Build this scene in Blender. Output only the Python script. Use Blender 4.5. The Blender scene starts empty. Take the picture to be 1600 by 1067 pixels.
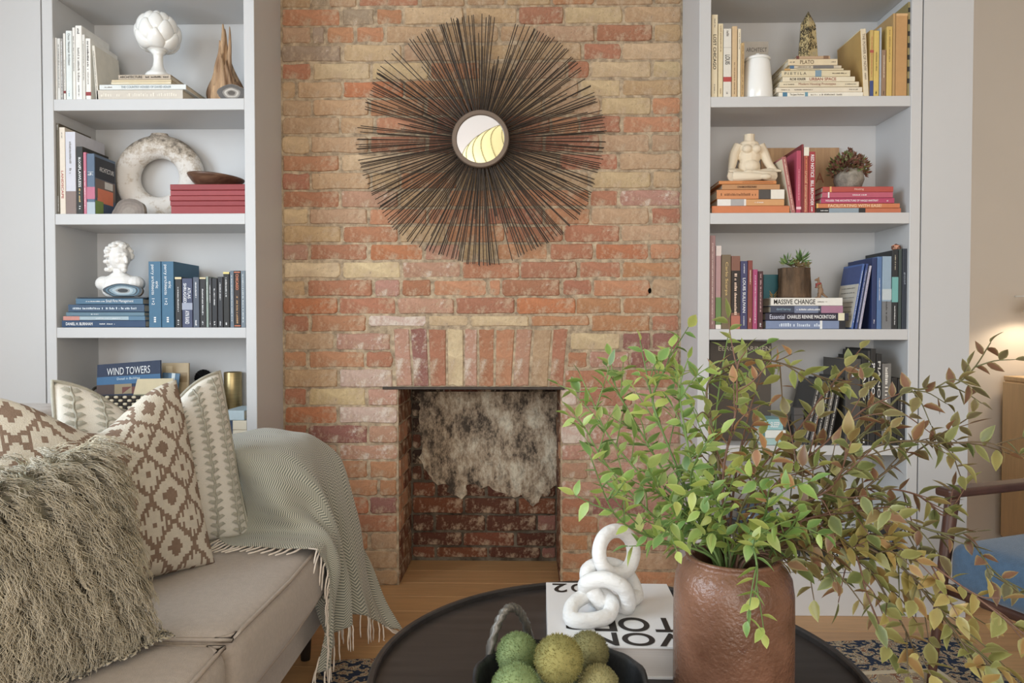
import bpy, bmesh, math, random
from mathutils import Vector, Matrix, noise as mnoise
random.seed(11)
R = math.radians
scene = bpy.context.scene
COL = scene.collection

# ------------------------------------------------------------------ camera
FPX = 1132.0
CAM = Vector((0.0, 0.0, 1.016))
cam_data = bpy.data.cameras.new('camera')
cam_data.sensor_width = 36.0
cam_data.lens = 36.0 * FPX / 1600.0
cam_data.clip_start = 0.05
cam = bpy.data.objects.new('camera', cam_data)
cam.location = CAM
cam.rotation_euler = (R(90 - 1.27), 0, R(1.1))
COL.objects.link(cam)
scene.camera = cam

# ------------------------------------------------------------------ world, light, exposure
world = bpy.data.worlds.new('world')
scene.world = world
world.use_nodes = True
bg = world.node_tree.nodes['Background']
bg.inputs['Color'].default_value = (0.62, 0.78, 1.0, 1)
bg.inputs['Strength'].default_value = 1.0

def area(name, loc, rot, sx, sy, power, color, spread=180):
    l = bpy.data.lights.new(name, 'AREA')
    l.shape = 'RECTANGLE'
    l.size, l.size_y = sx, sy
    l.energy = power
    l.color = color
    l.spread = R(spread)
    o = bpy.data.objects.new(name, l)
    o.location = loc
    o.rotation_euler = rot
    COL.objects.link(o)
    return o

# daylight through the window in the left wall, plus an added warm fill from behind the camera
area('daylight_left_window', (-2.43, 0.25, 1.60), (R(78), 0, R(-90)), 2.1, 1.6, 100, (0.78, 0.90, 1.0))
area('rear_fill_light', (0.1, -2.93, 1.3), (R(88), 0, 0), 3.4, 2.2, 120, (1.0, 0.93, 0.83))
scene.view_settings.view_transform = 'Standard'
scene.view_settings.look = 'None'
scene.view_settings.gamma = 1.0
scene.view_settings.use_curve_mapping = False
scene.view_settings.exposure = -0.12

# ------------------------------------------------------------------ pixel -> place
_rot = cam.rotation_euler.to_matrix()
def ray(px, py):
    return _rot @ Vector(((px - 800.0) / FPX, -(py - 533.5) / FPX, -1.0))
def at(px, py, y):
    """point seen at a pixel on the vertical plane Y = y"""
    d = ray(px, py)
    return CAM + d * ((y - CAM.y) / d.y)
def on(px, py, z):
    """point seen at a pixel on the horizontal plane Z = z"""
    d = ray(px, py)
    return CAM + d * ((z - CAM.z) / d.z)

F = 2.53      # front face of the bookcases
DB = 2.80     # brick face
FB = 3.10     # back of the firebox

# ------------------------------------------------------------------ helpers
def lin(c):
    return c / 12.92 if c <= 0.04045 else ((c + 0.055) / 1.055) ** 2.4
def A(h, k=1.4):
    """surface colour from a hex tone"""
    h = h.lstrip('#')
    c = [lin(int(h[i:i + 2], 16) / 255.0) * k for i in (0, 2, 4)]
    g = .3 * c[0] + .6 * c[1] + .1 * c[2]
    return tuple(min(0.92, v + (g - v) * .18) for v in c) + (1.0,)

def tag(o, label=None, cat=None, group=None, kind=None):
    if label: o['label'] = label
    if cat: o['category'] = cat
    if group: o['group'] = group
    if kind: o['kind'] = kind
    return o

def link(name, me, material=None, parent=None, color=None, smooth=False):
    if isinstance(me, bmesh.types.BMesh):
        m = bpy.data.meshes.new(name)
        bmesh.ops.recalc_face_normals(me, faces=me.faces)
        me.to_mesh(m); me.free()
        me = m
    if material and not me.materials:
        me.materials.append(material)
    if smooth:
        for p in me.polygons: p.use_smooth = True
    o = bpy.data.objects.new(name, me)
    COL.objects.link(o)
    if parent: o.parent = parent
    if color: o.color = color
    return o

def empty(name, loc=(0, 0, 0), rot=None):
    o = bpy.data.objects.new(name, None)
    o.empty_display_size = 0.05
    o.location = loc
    if rot: o.rotation_euler = rot
    COL.objects.link(o)
    return o

def thing(name, label, cat, loc=(0, 0, 0), rot=None, group=None):
    return tag(empty(name, loc, rot), label, cat, group)

def box(bm, x0, x1, y0, y1, z0, z1):
    v = [bm.verts.new((x, y, z)) for x in (x0, x1) for y in (y0, y1) for z in (z0, z1)]
    for f in ((0, 1, 3, 2), (4, 6, 7, 5), (0, 4, 5, 1), (2, 3, 7, 6), (0, 2, 6, 4), (1, 5, 7, 3)):
        bm.faces.new([v[i] for i in f])
    return v

def boxmesh(name, x0, x1, y0, y1, z0, z1, material, parent=None, bev=0.0, color=None, seg=2):
    bm = bmesh.new()
    box(bm, x0, x1, y0, y1, z0, z1)
    if bev:
        bmesh.ops.bevel(bm, geom=bm.edges[:], offset=bev, segments=seg, affect='EDGES', profile=0.5)
    return link(name, bm, material, parent, color, smooth=False)

def roundbox(name, x0, x1, y0, y1, z0, z1, r, material, parent=None, crown=0.0, side=0.0, seg=5, cuts=6, wob=0.0):
    """soft upholstered block: rounded edges, swelling faces"""
    bm = bmesh.new()
    box(bm, x0, x1, y0, y1, z0, z1)
    bmesh.ops.subdivide_edges(bm, edges=bm.edges[:], cuts=cuts, use_grid_fill=True)
    cx, cy, cz = (x0 + x1) / 2, (y0 + y1) / 2, (z0 + z1) / 2
    hx, hy, hz = (x1 - x0) / 2, (y1 - y0) / 2, (z1 - z0) / 2
    for v in bm.verts:
        # squeeze sample positions towards the edges so that the rounding has enough vertices
        for i, (c, h) in enumerate(((cx, hx), (cy, hy), (cz, hz))):
            t = (v.co[i] - c) / h
            if abs(t) < 0.999:
                v.co[i] = c + h * math.copysign(abs(t) ** 0.55 if abs(t) > 0 else 0, t)
    bmesh.ops.subdivide_edges(bm, edges=bm.edges[:], cuts=1, use_grid_fill=True)
    for v in bm.verts:
        p = v.co.copy()
        q = Vector((max(x0 + r, min(x1 - r, p.x)), max(y0 + r, min(y1 - r, p.y)), max(z0 + r, min(z1 - r, p.z))))
        d = p - q
        if d.length > 1e-6:
            m = max(abs(d.x), abs(d.y), abs(d.z))
            p = q + d.normalized() * min(r, m)
        ux, uy, uz = (p.x - cx) / hx, (p.y - cy) / hy, (p.z - cz) / hz
        if crown: p.z += crown * uz * max(0, 1 - ux * ux) * max(0, 1 - uy * uy)
        if side:
            p.x += side * ux * max(0, 1 - uz * uz) * max(0, 1 - uy * uy)
            p.y += side * uy * max(0, 1 - uz * uz) * max(0, 1 - ux * ux)
        if wob:
            n = mnoise.noise_vector(p * 6.0)
            p += n * wob
        v.co = p
    return link(name, bm, material, parent, smooth=True)

def lathe_bm(profile, n=40, bm=None, cx=0, cy=0):
    bm = bm or bmesh.new()
    rings = []
    for r, z in profile:
        if r < 1e-5:
            rings.append([bm.verts.new((cx, cy, z))])
        else:
            rings.append([bm.verts.new((cx + r * math.cos(2 * math.pi * i / n), cy + r * math.sin(2 * math.pi * i / n), z)) for i in range(n)])
    for a, b in zip(rings, rings[1:]):
        for i in range(n):
            j = (i + 1) % n
            if len(a) == 1 and len(b) == 1: continue
            if len(a) == 1: bm.faces.new((a[0], b[i], b[j]))
            elif len(b) == 1: bm.faces.new((a[i], a[j], b[0]))
            else: bm.faces.new((a[i], a[j], b[j], b[i]))
    return bm

def tube(bm, pts, rad, n=6, closed=False, cap=True, twist=0.0, lobes=0, lobe=0.0):
    """tube through points; rad is a number or a list"""
    pts = [Vector(p) for p in pts]
    m = len(pts)
    if not isinstance(rad, (list, tuple)): rad = [rad] * m
    rings = []
    up = None
    for i in range(m):
        a = pts[(i - 1) % m] if (closed or i > 0) else pts[i]
        b = pts[(i + 1) % m] if (closed or i < m - 1) else pts[i]
        t = (b - a).normalized()
        if up is None:
            up = Vector((0, 0, 1)) if abs(t.z) < 0.9 else Vector((1, 0, 0))
        s = t.cross(up)
        if s.length < 1e-5: s = t.orthogonal()
        s.normalize()
        up = s.cross(t).normalized()
        ring = []
        for k in range(n):
            ang = 2 * math.pi * k / n + twist * i
            rr = rad[i]
            if lobes: rr *= 1 + lobe * math.cos(lobes * (2 * math.pi * k / n) + twist * i * lobes); ang = 2 * math.pi * k / n
            ring.append(bm.verts.new(pts[i] + (s * math.cos(ang) + up * math.sin(ang)) * rr))
        rings.append(ring)
    rng = range(m if closed else m - 1)
    off = 0
    if closed:   # line the last ring up with the first
        best = min(range(n), key=lambda o: sum((rings[-1][k].co - rings[0][(k + o) % n].co).length for k in range(n)))
        off = best
    for i in rng:
        j = (i + 1) % m
        o = off if (closed and j == 0) else 0
        for k in range(n):
            l = (k + 1) % n
            bm.faces.new((rings[i][k], rings[i][l], rings[j][(l + o) % n], rings[j][(k + o) % n]))
    if cap and not closed:
        bm.faces.new(rings[0][::-1]); bm.faces.new(rings[-1])
    return bm

def catmull(pts, n=8, closed=False):
    pts = [Vector(p) for p in pts]
    out = []
    m = len(pts)
    for i in range(m if closed else m - 1):
        p0 = pts[(i - 1) % m] if (closed or i > 0) else pts[0] * 2 - pts[1]
        p1, p2 = pts[i], pts[(i + 1) % m]
        p3 = pts[(i + 2) % m] if (closed or i < m - 2) else pts[-1] * 2 - pts[-2]
        for k in range(n):
            t = k / n
            out.append(0.5 * ((2 * p1) + (p2 - p0) * t + (2 * p0 - 5 * p1 + 4 * p2 - p3) * t * t + (3 * p1 - p0 - 3 * p2 + p3) * t ** 3))
    if not closed: out.append(pts[-1].copy())
    return out

def ellipsoid(bm, c, r, rot=None, u=14, v=10):
    m = Matrix.Translation(Vector(c)) @ (rot.to_4x4() if rot else Matrix.Identity(4)) @ Matrix.Diagonal((*r, 1))
    bmesh.ops.create_uvsphere(bm, u_segments=u, v_segments=v, radius=1.0, matrix=m)

def fuse(bm, voxel, smooth=3):
    """many overlapping solids -> one continuous skin"""
    me = bpy.data.meshes.new('tmp')
    bm.to_mesh(me); bm.free()
    o = bpy.data.objects.new('tmp', me)
    COL.objects.link(o)
    md = o.modifiers.new('r', 'REMESH'); md.mode = 'VOXEL'; md.voxel_size = voxel
    if smooth:
        s = o.modifiers.new('s', 'SMOOTH'); s.factor = 0.5; s.iterations = smooth
    dg = bpy.context.evaluated_depsgraph_get()
    out = bpy.data.meshes.new_from_object(o.evaluated_get(dg))
    bpy.data.objects.remove(o)
    for p in out.polygons: p.use_smooth = True
    return out

# ------------------------------------------------------------------ materials
_m = {}
def mat(name, col=None, rough=0.6, metal=0.0, var=0.0, vscale=6.0, col2=None, bump=0.0, bscale=80.0, spec=0.4, sheen=0.0, stretch=None, coat=0.0, objc=False):
    if name in _m: return _m[name]
    m = bpy.data.materials.new(name)
    m.use_nodes = True
    nt = m.node_tree
    N, L = nt.nodes, nt.links
    b = N['Principled BSDF']
    b.inputs['Roughness'].default_value = rough
    b.inputs['Metallic'].default_value = metal
    b.inputs['Specular IOR Level'].default_value = spec
    if sheen: b.inputs['Sheen Weight'].default_value = sheen
    if coat:
        b.inputs['Coat Weight'].default_value = coat
        b.inputs['Coat Roughness'].default_value = 0.12
    tc = N.new('ShaderNodeTexCoord')
    src = tc.outputs['Object']
    if stretch:
        mp = N.new('ShaderNodeMapping'); mp.inputs['Scale'].default_value = stretch
        L.new(src, mp.inputs['Vector']); src = mp.outputs['Vector']
    if objc or col is None:
        oi = N.new('ShaderNodeObjectInfo'); csock = oi.outputs['Color']
    else:
        rgb = N.new('ShaderNodeRGB'); rgb.outputs[0].default_value = col; csock = rgb.outputs[0]
    if var or col2:
        nz = N.new('ShaderNodeTexNoise'); nz.inputs['Scale'].default_value = vscale
        nz.inputs['Detail'].default_value = 6; nz.inputs['Roughness'].default_value = 0.65
        L.new(src, nz.inputs['Vector'])
        mr = N.new('ShaderNodeMapRange'); mr.inputs[1].default_value = 0.32; mr.inputs[2].default_value = 0.68
        L.new(nz.outputs['Fac'], mr.inputs[0])
        mx = N.new('ShaderNodeMix'); mx.data_type = 'RGBA'
        L.new(mr.outputs[0], mx.inputs['Factor'])
        L.new(csock, mx.inputs['A'])
        if col2: mx.inputs['B'].default_value = col2
        else:
            mu = N.new('ShaderNodeMix'); mu.data_type = 'RGBA'; mu.blend_type = 'MULTIPLY'
            mu.inputs['Factor'].default_value = 1.0
            L.new(csock, mu.inputs['A']); mu.inputs['B'].default_value = (1 - var, 1 - var, 1 - var, 1)
            L.new(mu.outputs['Result'], mx.inputs['B'])
        csock = mx.outputs['Result']
    L.new(csock, b.inputs['Base Color'])
    if bump:
        nb = N.new('ShaderNodeTexNoise'); nb.inputs['Scale'].default_value = bscale; nb.inputs['Detail'].default_value = 4
        L.new(src, nb.inputs['Vector'])
        bp = N.new('ShaderNodeBump'); bp.inputs['Strength'].default_value = bump; bp.inputs['Distance'].default_value = 0.004
        L.new(nb.outputs['Fac'], bp.inputs['Height']); L.new(bp.outputs['Normal'], b.inputs['Normal'])
    _m[name] = m
    return m

def brick_material():
    """object colour sets the clay, its alpha how much lime and mortar smear clings to the face"""
    m = bpy.data.materials.new('old_brick'); m.use_nodes = True
    nt = m.node_tree; N, L = nt.nodes, nt.links
    b = N['Principled BSDF']; b.inputs['Roughness'].default_value = 0.85; b.inputs['Specular IOR Level'].default_value = 0.25
    tc = N.new('ShaderNodeTexCoord'); src = tc.outputs['Object']
    oi = N.new('ShaderNodeObjectInfo')
    def nz(scale, detail=6, rough=0.65):
        n = N.new('ShaderNodeTexNoise'); n.inputs['Scale'].default_value = scale
        n.inputs['Detail'].default_value = detail; n.inputs['Roughness'].default_value = rough
        L.new(src, n.inputs['Vector']); return n.outputs['Fac']
    def rng(s, a, c, d=0.0, e=1.0):
        r = N.new('ShaderNodeMapRange'); r.inputs[1].default_value = a; r.inputs[2].default_value = c
        r.inputs[3].default_value = d; r.inputs[4].default_value = e; L.new(s, r.inputs[0]); return r
    def mix(f, a, bb, bl='MIX'):
        x = N.new('ShaderNodeMix'); x.data_type = 'RGBA'; x.blend_type = bl
        for s, k in ((f, 'Factor'), (a, 'A'), (bb, 'B')):
            if hasattr(s, 'links'): L.new(s, x.inputs[k])
            else: x.inputs[k].default_value = s
        return x.outputs['Result']
    dark = mix(1.0, oi.outputs['Color'], (0.62, 0.56, 0.52, 1), 'MULTIPLY')
    c = mix(rng(nz(11, 8, .7), 0.36, 0.64).outputs[0], oi.outputs['Color'], dark)
    c = mix(rng(nz(130, 4, .8), 0.5, 0.7, 0, .35).outputs[0], c, dark)
    # sandy smear
    c = mix(rng(nz(18, 8, 0.75), 0.50, 0.62, 0, 0.6).outputs[0], c, A('bba181'))
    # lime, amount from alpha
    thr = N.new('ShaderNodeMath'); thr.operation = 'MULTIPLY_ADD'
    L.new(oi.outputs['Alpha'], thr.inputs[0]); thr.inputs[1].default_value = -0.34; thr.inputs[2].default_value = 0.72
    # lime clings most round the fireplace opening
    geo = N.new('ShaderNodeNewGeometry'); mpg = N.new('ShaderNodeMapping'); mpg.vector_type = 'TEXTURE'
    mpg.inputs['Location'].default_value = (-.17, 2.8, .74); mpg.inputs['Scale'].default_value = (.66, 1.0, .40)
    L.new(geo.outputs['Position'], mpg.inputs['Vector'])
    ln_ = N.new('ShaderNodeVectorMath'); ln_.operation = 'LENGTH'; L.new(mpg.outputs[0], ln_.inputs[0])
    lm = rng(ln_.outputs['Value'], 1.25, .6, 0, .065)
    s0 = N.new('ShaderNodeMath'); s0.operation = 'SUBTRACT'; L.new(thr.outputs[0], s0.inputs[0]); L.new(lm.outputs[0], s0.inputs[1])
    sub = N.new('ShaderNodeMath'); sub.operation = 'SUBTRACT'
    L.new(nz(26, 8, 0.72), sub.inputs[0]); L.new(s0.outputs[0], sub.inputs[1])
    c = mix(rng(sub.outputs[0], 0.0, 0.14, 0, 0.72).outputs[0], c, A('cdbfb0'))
    # pits
    c = mix(rng(nz(70, 3), 0.66, 0.76, 0, 0.6).outputs[0], c, A('4a3528'))
    L.new(c, b.inputs['Base Color'])
    bp = N.new('ShaderNodeBump'); bp.inputs['Strength'].default_value = 1.0; bp.inputs['Distance'].default_value = 0.007
    L.new(nz(45, 8, 0.75), bp.inputs['Height']); L.new(bp.outputs['Normal'], b.inputs['Normal'])
    return m

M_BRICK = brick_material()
M_MORTAR = mat('mortar', A('b39c7c'), 0.95, var=0, vscale=42, col2=A('75634e'), bump=1.0, bscale=55, spec=0.1)
M_SOOT_MORTAR = mat('sooty_mortar', A('6d6252'), 0.95, vscale=14, col2=A('33291f'), bump=1.0, bscale=55, spec=0.1)
M_WHITE = mat('white_paint', A('b9b9b9', 1.28), 0.45, var=0.03, vscale=3, spec=0.4)
M_WALL = mat('wall_paint', A('b5b5b5', 1.28), 0.6, var=0.03, vscale=2, spec=0.3)
M_WARMWALL = mat('warm_wall_paint', A('c2b9ad'), 0.65, var=0.03, vscale=2, spec=0.3)
M_OAK = mat('oak_floor', None, 0.38, var=0.22, vscale=5, bump=0.08, bscale=30, stretch=(0.7, 9, 9), spec=0.5)
M_OAKCAB = mat('oak_veneer', A('c9a878'), 0.5, var=0.15, vscale=5, stretch=(9, 9, 0.8))
M_BLACKMETAL = mat('iron', A('4a4038'), 0.6, 0.4, var=0.4, vscale=30, bump=0.3, bscale=90)
# ================================================================== THE SETTING
ZC = 2.75
XL, XR = -2.40, 2.62
XCOR = at(1512, 700, F).x          # corner where the flush panel ends
FAR = 3.40                         # far wall of the next space
YR = -2.9

def struct(name, o):
    o['kind'] = 'structure'; o.name = name; return o

# floor: oak boards over a sub-floor
fl = struct('floor', boxmesh('floor', XL - 0.1, XR + 0.1, YR - 0.1, FAR + 0.1, -0.08, -0.012, mat('subfloor', A('6b5238'), 0.9)))
rngf = random.Random(5)
PW = 0.142
y = FAR
row = 0
while y > YR + 0.05:
    y0 = y - PW
    inside = y0 > DB - 0.02
    spans = [(XL, XR)]
    if inside:
        spans = [(XCOR, XR)]
        if y0 < FB - 0.02: spans.append((at(622, 800, DB).x - 0.02, at(877, 800, DB).x + 0.02))
    xa, xb = spans[0]
    x = xa
    off = rngf.uniform(0.5, 1.6)
    while x < xb - 0.01:
        x2 = min(xb, x + off); off = rngf.uniform(1.3, 2.1)
        if xb - x2 < 0.3: x2 = xb
        k = rngf.uniform(0.9, 1.1)
        col = A('b88a50'); col = (col[0] * k, col[1] * k * rngf.uniform(0.97, 1.02), col[2] * k, 1)
        boxmesh('plank', x + 0.0006, x2 - 0.0006, y0 + 0.0007, y - 0.0007, -0.0125, 0.0, M_OAK, fl, 0.0012, col, 1)
        x = x2
        if x >= xb - 0.01 and len(spans) > 1:
            spans.pop(0); x, xb = spans[0]
    y = y0
    row += 1

# ceiling, outer walls
struct('ceiling', boxmesh('ceiling', XL - 0.1, XR + 0.1, YR - 0.1, FAR + 0.1, ZC, ZC + 0.1, mat('ceiling_paint', A('bcbcbe', 1.2), 0.8)))

def wall_with_hole(name, axis, pos, thick, a0, a1, z0, z1, h):
    """wall slab with one rectangular opening h = (a0, a1, z0, z1); axis is the wall's normal"""
    bm = bmesh.new()
    def b(p0, p1, q0, q1):
        if p1 - p0 < 1e-4 or q1 - q0 < 1e-4: return
        if axis == 'x': box(bm, pos, pos + thick, p0, p1, q0, q1)
        else: box(bm, p0, p1, pos, pos + thick, q0, q1)
    b(a0, h[0], z0, z1); b(h[1], a1, z0, z1); b(h[0], h[1], z0, h[2]); b(h[0], h[1], h[3], z1)
    return struct(name, link(name, bm, M_WALL))
wall_with_hole('wall_left', 'x', XL - 0.1, 0.1, YR, F + 0.02, 0, ZC, (-0.8, 1.3, 0.8, 2.3))
wall_with_hole('wall_rear', 'y', YR - 0.1, 0.1, XL - 0.1, XR + 0.1, 0, ZC, (-1.6, 1.8, 0.2, 2.4))
struct('wall_right', boxmesh('wall_right', XR, XR + 0.1, YR, FAR + 0.1, 0, ZC, M_WARMWALL))
struct('wall_far', boxmesh('wall_far', XCOR - 0.3, XR, FAR, FAR + 0.1, 0, ZC, M_WARMWALL))

def window_frame(name, axis, pos, a0, a1, z0, z1, n):
    bm = bmesh.new()
    def b(p0, p1, q0, q1):
        if axis == 'x': box(bm, pos - 0.03, pos + 0.03, p0, p1, q0, q1)
        else: box(bm, p0, p1, pos - 0.03, pos + 0.03, q0, q1)
    b(a0, a0 + .05, z0, z1); b(a1 - .05, a1, z0, z1); b(a0 + .05, a1 - .05, z0, z0 + .05); b(a0 + .05, a1 - .05, z1 - .05, z1)
    for i in range(1, n):
        c = a0 + (a1 - a0) * i / n
        b(c - .02, c + .02, z0 + .05, z1 - .05)
    return struct(name, link(name, bm, M_WHITE))
window_frame('window_1', 'x', XL - 0.04, -0.8, 1.3, 0.8, 2.3, 3)
window_frame('rear_fill_window', 'y', YR - 0.04, -1.6, 1.8, 0.2, 2.4, 3)  # unseen opening behind the camera, enlarged to suit the added fill light

# ---------------------------------------------------------------- bookcases, flush with the panels beside them
def col_x(px): return at(px, 420, F).x
# left unit: outer edges, opening
LU = dict(x0=col_x(70.5), a=col_x(87), b=col_x(383.5), x1=col_x(400))
RU = dict(x0=col_x(1091), a=col_x(1109), b=col_x(1420.5), x1=col_x(1437))
def zpx(unit, py):
    return at(235 if unit is LU else 1265, py, F).z
LU['shelf'] = [(zpx(LU, t), zpx(LU, b)) for t, b in ((-24, -8), (154, 172), (333.5, 350.5), (511.5, 528), (690, 706), (872, 888))]
RU['shelf'] = [(zpx(RU, t), zpx(RU, b)) for t, b in ((-28, -12), (150, 166.5), (332, 349.5), (514, 531), (696, 711), (876, 894))]
BACK_Y = DB - 0.006

struct('wall_front_left', boxmesh('wall_front_left', XL, LU['x0'] - 0.004, F, F + 0.05, 0, ZC, M_WALL))
bm = bmesh.new()
box(bm, RU['x1'] + 0.004, XCOR, F, F + 0.05, 0.0, ZC)
box(bm, XCOR - 0.05, XCOR, F + 0.05, FAR, 0, ZC)
struct('wall_front_right', link('wall_front_right', bm, M_WALL))

def bookcase(u, label):
    t = thing('built_in_bookcase', label, 'bookcase', ((u['x0'] + u['x1']) / 2, (F + DB) / 2, 0))
    ox, oy = t.location.x, t.location.y
    def part(name, x0, x1, y0, y1, z0, z1, bev=0.0015):
        return boxmesh(name, x0 - ox, x1 - ox, y0 - oy, y1 - oy, z0, z1, M_WHITE, t, bev, seg=1)
    part('side_panel', u['x0'], u['a'], F, DB + 0.02, 0.0, ZC - 0.002)
    part('side_panel', u['b'], u['x1'], F, DB + 0.02, 0.0, ZC - 0.002)
    part('back_panel', u['a'], u['b'], BACK_Y - 0.014, BACK_Y, 0.1, ZC - 0.002, 0)
    for zt, zb in u['shelf'][:-1]:
        part('shelf', u['a'] + 0.0004, u['b'] - 0.0004, F + 0.001, BACK_Y - 0.014, zb, zt - .0005, 0.001)
    zt, zb = u['shelf'][-1]
    part('shelf', u['a'] + 0.0004, u['b'] - 0.0004, F + 0.001, BACK_Y - 0.014, zb, zt - .0005, 0.001)
    part('plinth', u['a'] + 0.0004, u['b'] - 0.0004, F + 0.002, F + 0.03, 0.0, zb - 0.003)
    return t
bookcase(LU, 'tall white built-in bookcase between the sofa and the brick wall')
bookcase(RU, 'tall white built-in bookcase standing behind the leafy branches')

# ---------------------------------------------------------------- brick wall with fireplace
CC = dict(T=('b89770', .12), Y=('c6aa80', .08), O=('ba8259', .12), R=('ad7353', .22), P=('b78870', .42),
          D=('946256', .35), W=('c2a493', .6), G=('a38f76', .3), C=('d0b78f', .1), Q=('ba7547', .1))
OXL, OXR = at(622.5, 760, DB).x, at(876, 760, DB).x       # fireplace opening
OZT = at(750, 608, DB).z
WX0, WX1 = LU['x1'], RU['x0']
wb = bmesh.new()
MY = DB + 0.0042                    # mortar lies back from the brick faces
box(wb, WX0, OXL, MY, FB, -0.01, ZC)
box(wb, OXR, WX1, MY, FB, -0.01, ZC)
box(wb, OXL, OXR, MY, FB, OZT + 0.004, ZC)
wall_back = struct('wall_back', link('wall_back', wb, M_MORTAR))

bm = bmesh.new(); box(bm, XL - .1, WX0, DB + .02, DB + .1, 0, ZC); box(bm, WX1, XCOR - .05, DB + .02, DB + .1, 0, ZC); box(bm, WX0, WX1, FB + .1, FB + .2, 0, ZC)
struct('wall_backing', link('wall_backing', bm, M_WALL))
rb = random.Random(3)
def brick_mesh(pts2d, depth_front, depth_back, to3d, cham=0.004):
    """clay block with a slightly ragged outline, arrised front edge"""
    bm = bmesh.new()
    cx = sum(p[0] for p in pts2d) / len(pts2d); cz = sum(p[1] for p in pts2d) / len(pts2d)
    fr, md, bk = [], [], []
    for px, pz in pts2d:
        d = Vector((px - cx, pz - cz)); l = d.length
        ii = 1 - cham / max(l, 1e-4)
        fr.append(bm.verts.new(to3d(cx + d.x * ii, cz + d.y * ii, depth_front + rb.uniform(-.0008, .0008))))
        md.append(bm.verts.new(to3d(px, pz, depth_front + cham * 0.9)))
        bk.append(bm.verts.new(to3d(px, pz, depth_back)))
    n = len(pts2d)
    bm.faces.new(fr)
    for i in range(n):
        j = (i + 1) % n
        bm.faces.new((fr[i], fr[j], md[j], md[i])); bm.faces.new((md[i], md[j], bk[j], bk[i]))
    return bm
def outline(x0, x1, z0, z1, j=0.0030, tilt=0.0):
    """points round a rectangle, corners knocked off, edges a little uneven"""
    w, h = x1 - x0, z1 - z0
    c = min(0.007, w * .2, h * .2)
    u = lambda a: rb.uniform(-a, a)
    c1, c2, c3, c4 = (c * rb.uniform(.3, 1.3) for _ in range(4))
    P = [(x0 + c1, z0), (x0 + w * .4, z0 + u(j)), (x0 + w * .7, z0 + u(j)), (x1 - c2, z0), (x1, z0 + c2), (x1 + u(j), z0 + h * .5), (x1, z1 - c3),
         (x1 - c3, z1), (x0 + w * .6, z1 + u(j)), (x0 + w * .3, z1 + u(j)), (x0 + c4, z1), (x0, z1 - c4), (x0 + u(j), z0 + h * .5), (x0, z0 + c1)]
    return [(a + u(j * .5), b + u(j * .5)) for a, b in P]

def put_brick(x0, x1, z0, z1, code, parent, to3d, front=0.0, back=0.03, gap=0.0052, pts=None):
    hx, al = CC[code]
    k = rb.uniform(0.92, 1.08)
    c = A(hx)
    col = (min(.9, c[0] * k), min(.9, c[1] * k * rb.uniform(.96, 1.03)), min(.9, c[2] * k * rb.uniform(.94, 1.05)), min(1, al * rb.uniform(.7, 1.3)))
    if pts is None: pts = outline(x0 + gap * rb.uniform(.7, 1.3), x1 - gap * rb.uniform(.7, 1.3), z0 + gap * rb.uniform(.6, 1.2), z1 - gap * rb.uniform(.6, 1.2))
    cx = sum(p[0] for p in pts) / len(pts); cz = sum(p[1] for p in pts) / len(pts)
    org = to3d(cx, cz, 0)
    bm = brick_mesh(pts, front + rb.uniform(-.002, .003), back, lambda a, b, d: to3d(a, b, d) - org)
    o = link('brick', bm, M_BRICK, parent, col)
    o.location = org
    return o
front3d = lambda a, b, d: Vector((a, DB + d, b))

LINES = [-19, 10, 38.5, 67, 95.5, 124.5, 152.5, 181, 209.5, 239.5, 267.5, 296, 324, 351.5, 379.5, 407.5, 435.5, 464, 491.6, 519, 547.5, 576, 606.5, 635, 664, 694, 720, 749, 777, 805, 833, 861, 890, 916]
# joints (photo x) and clay codes, top course first; '|' marks the fireplace opening or the arch
COURSES = [
 ('485 513 558 655 728 790 862 930 1022', 'TGTOTTTOTT'),
 ('533 586 630 725 809 881 973', 'OGOYTRYT'),
 ('487 509 555 602 696 780 836 931 1021', 'TGOOTTTTRT'),
 ('534 629 722 815 910 972', 'GYTTTRY'),
 ('487 580 672 752 803 886 922 1019', 'RYYOTTRYY'),
 ('462 535 631 727 815 905 972', 'TTQOTTYT'),
 ('487 577 665 756 850 938 1018', 'TTOOTTYO'),
 ('531 585 680 770 860 905 971', 'TTORRORO'),
 ('484 577 667 757 850 938 1017', 'YTRRRRTT'),
 ('531 623 715 800 872 967', 'OYTTTRT'),
 ('485 579 625 715 808 922 1019', 'RTTOTTYT'),
 ('531 623 700 790 921 968', 'RPTOORP'),
 ('483 576 668 760 850 923 1016', 'YTOOROTR'),
 ('534 623 697 790 881 970', 'TRTORRT'),
 ('482 576 662 720 775 858 928 1016', 'PRQPTORQO'),
 ('533 627 721 813 903 971', 'CCPRRRO'),
 ('479 583 627 675 763 783 877 926 1017', 'TRPROORROT'),
 ('528 620 711 805 900 972', 'QRPRQOO'),
 ('484 574 668 733 828 923 1017', 'ROWYCOOR'),
 ('524 612|889 971 1018', 'TP|CDD'),
 ('481 571 614|885 920 985', 'OOR|RPD'),
 ('529 615|882 975', 'TW|RR'),
 ('480 573 622|876 904 990', 'RYP|WRP'),
 ('529 622|876 968', 'QW|PP'),
 ('480 575 622|876 920 1013', 'RDP|WPP'),
 ('528 622|876 968', 'RP|PP'),
 ('485 576 622|876 920 1013', 'OOO|PPW'),
 ('533 592 622|876 968', 'OOO|PP'),
 ('485 576 622|876 923 1010', 'OQD|RDP'),
 ('530 622|876 935', 'OR|OP'),
 ('485 577 622|876 921 1013', 'OOT|ORP'),
 ('530 622|876 925', 'OT|OT'),
 ('485 580 622|876 930 990', 'OTT|ORO'),
]
cz_ = lambda py: at(750, py, DB).z
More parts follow.
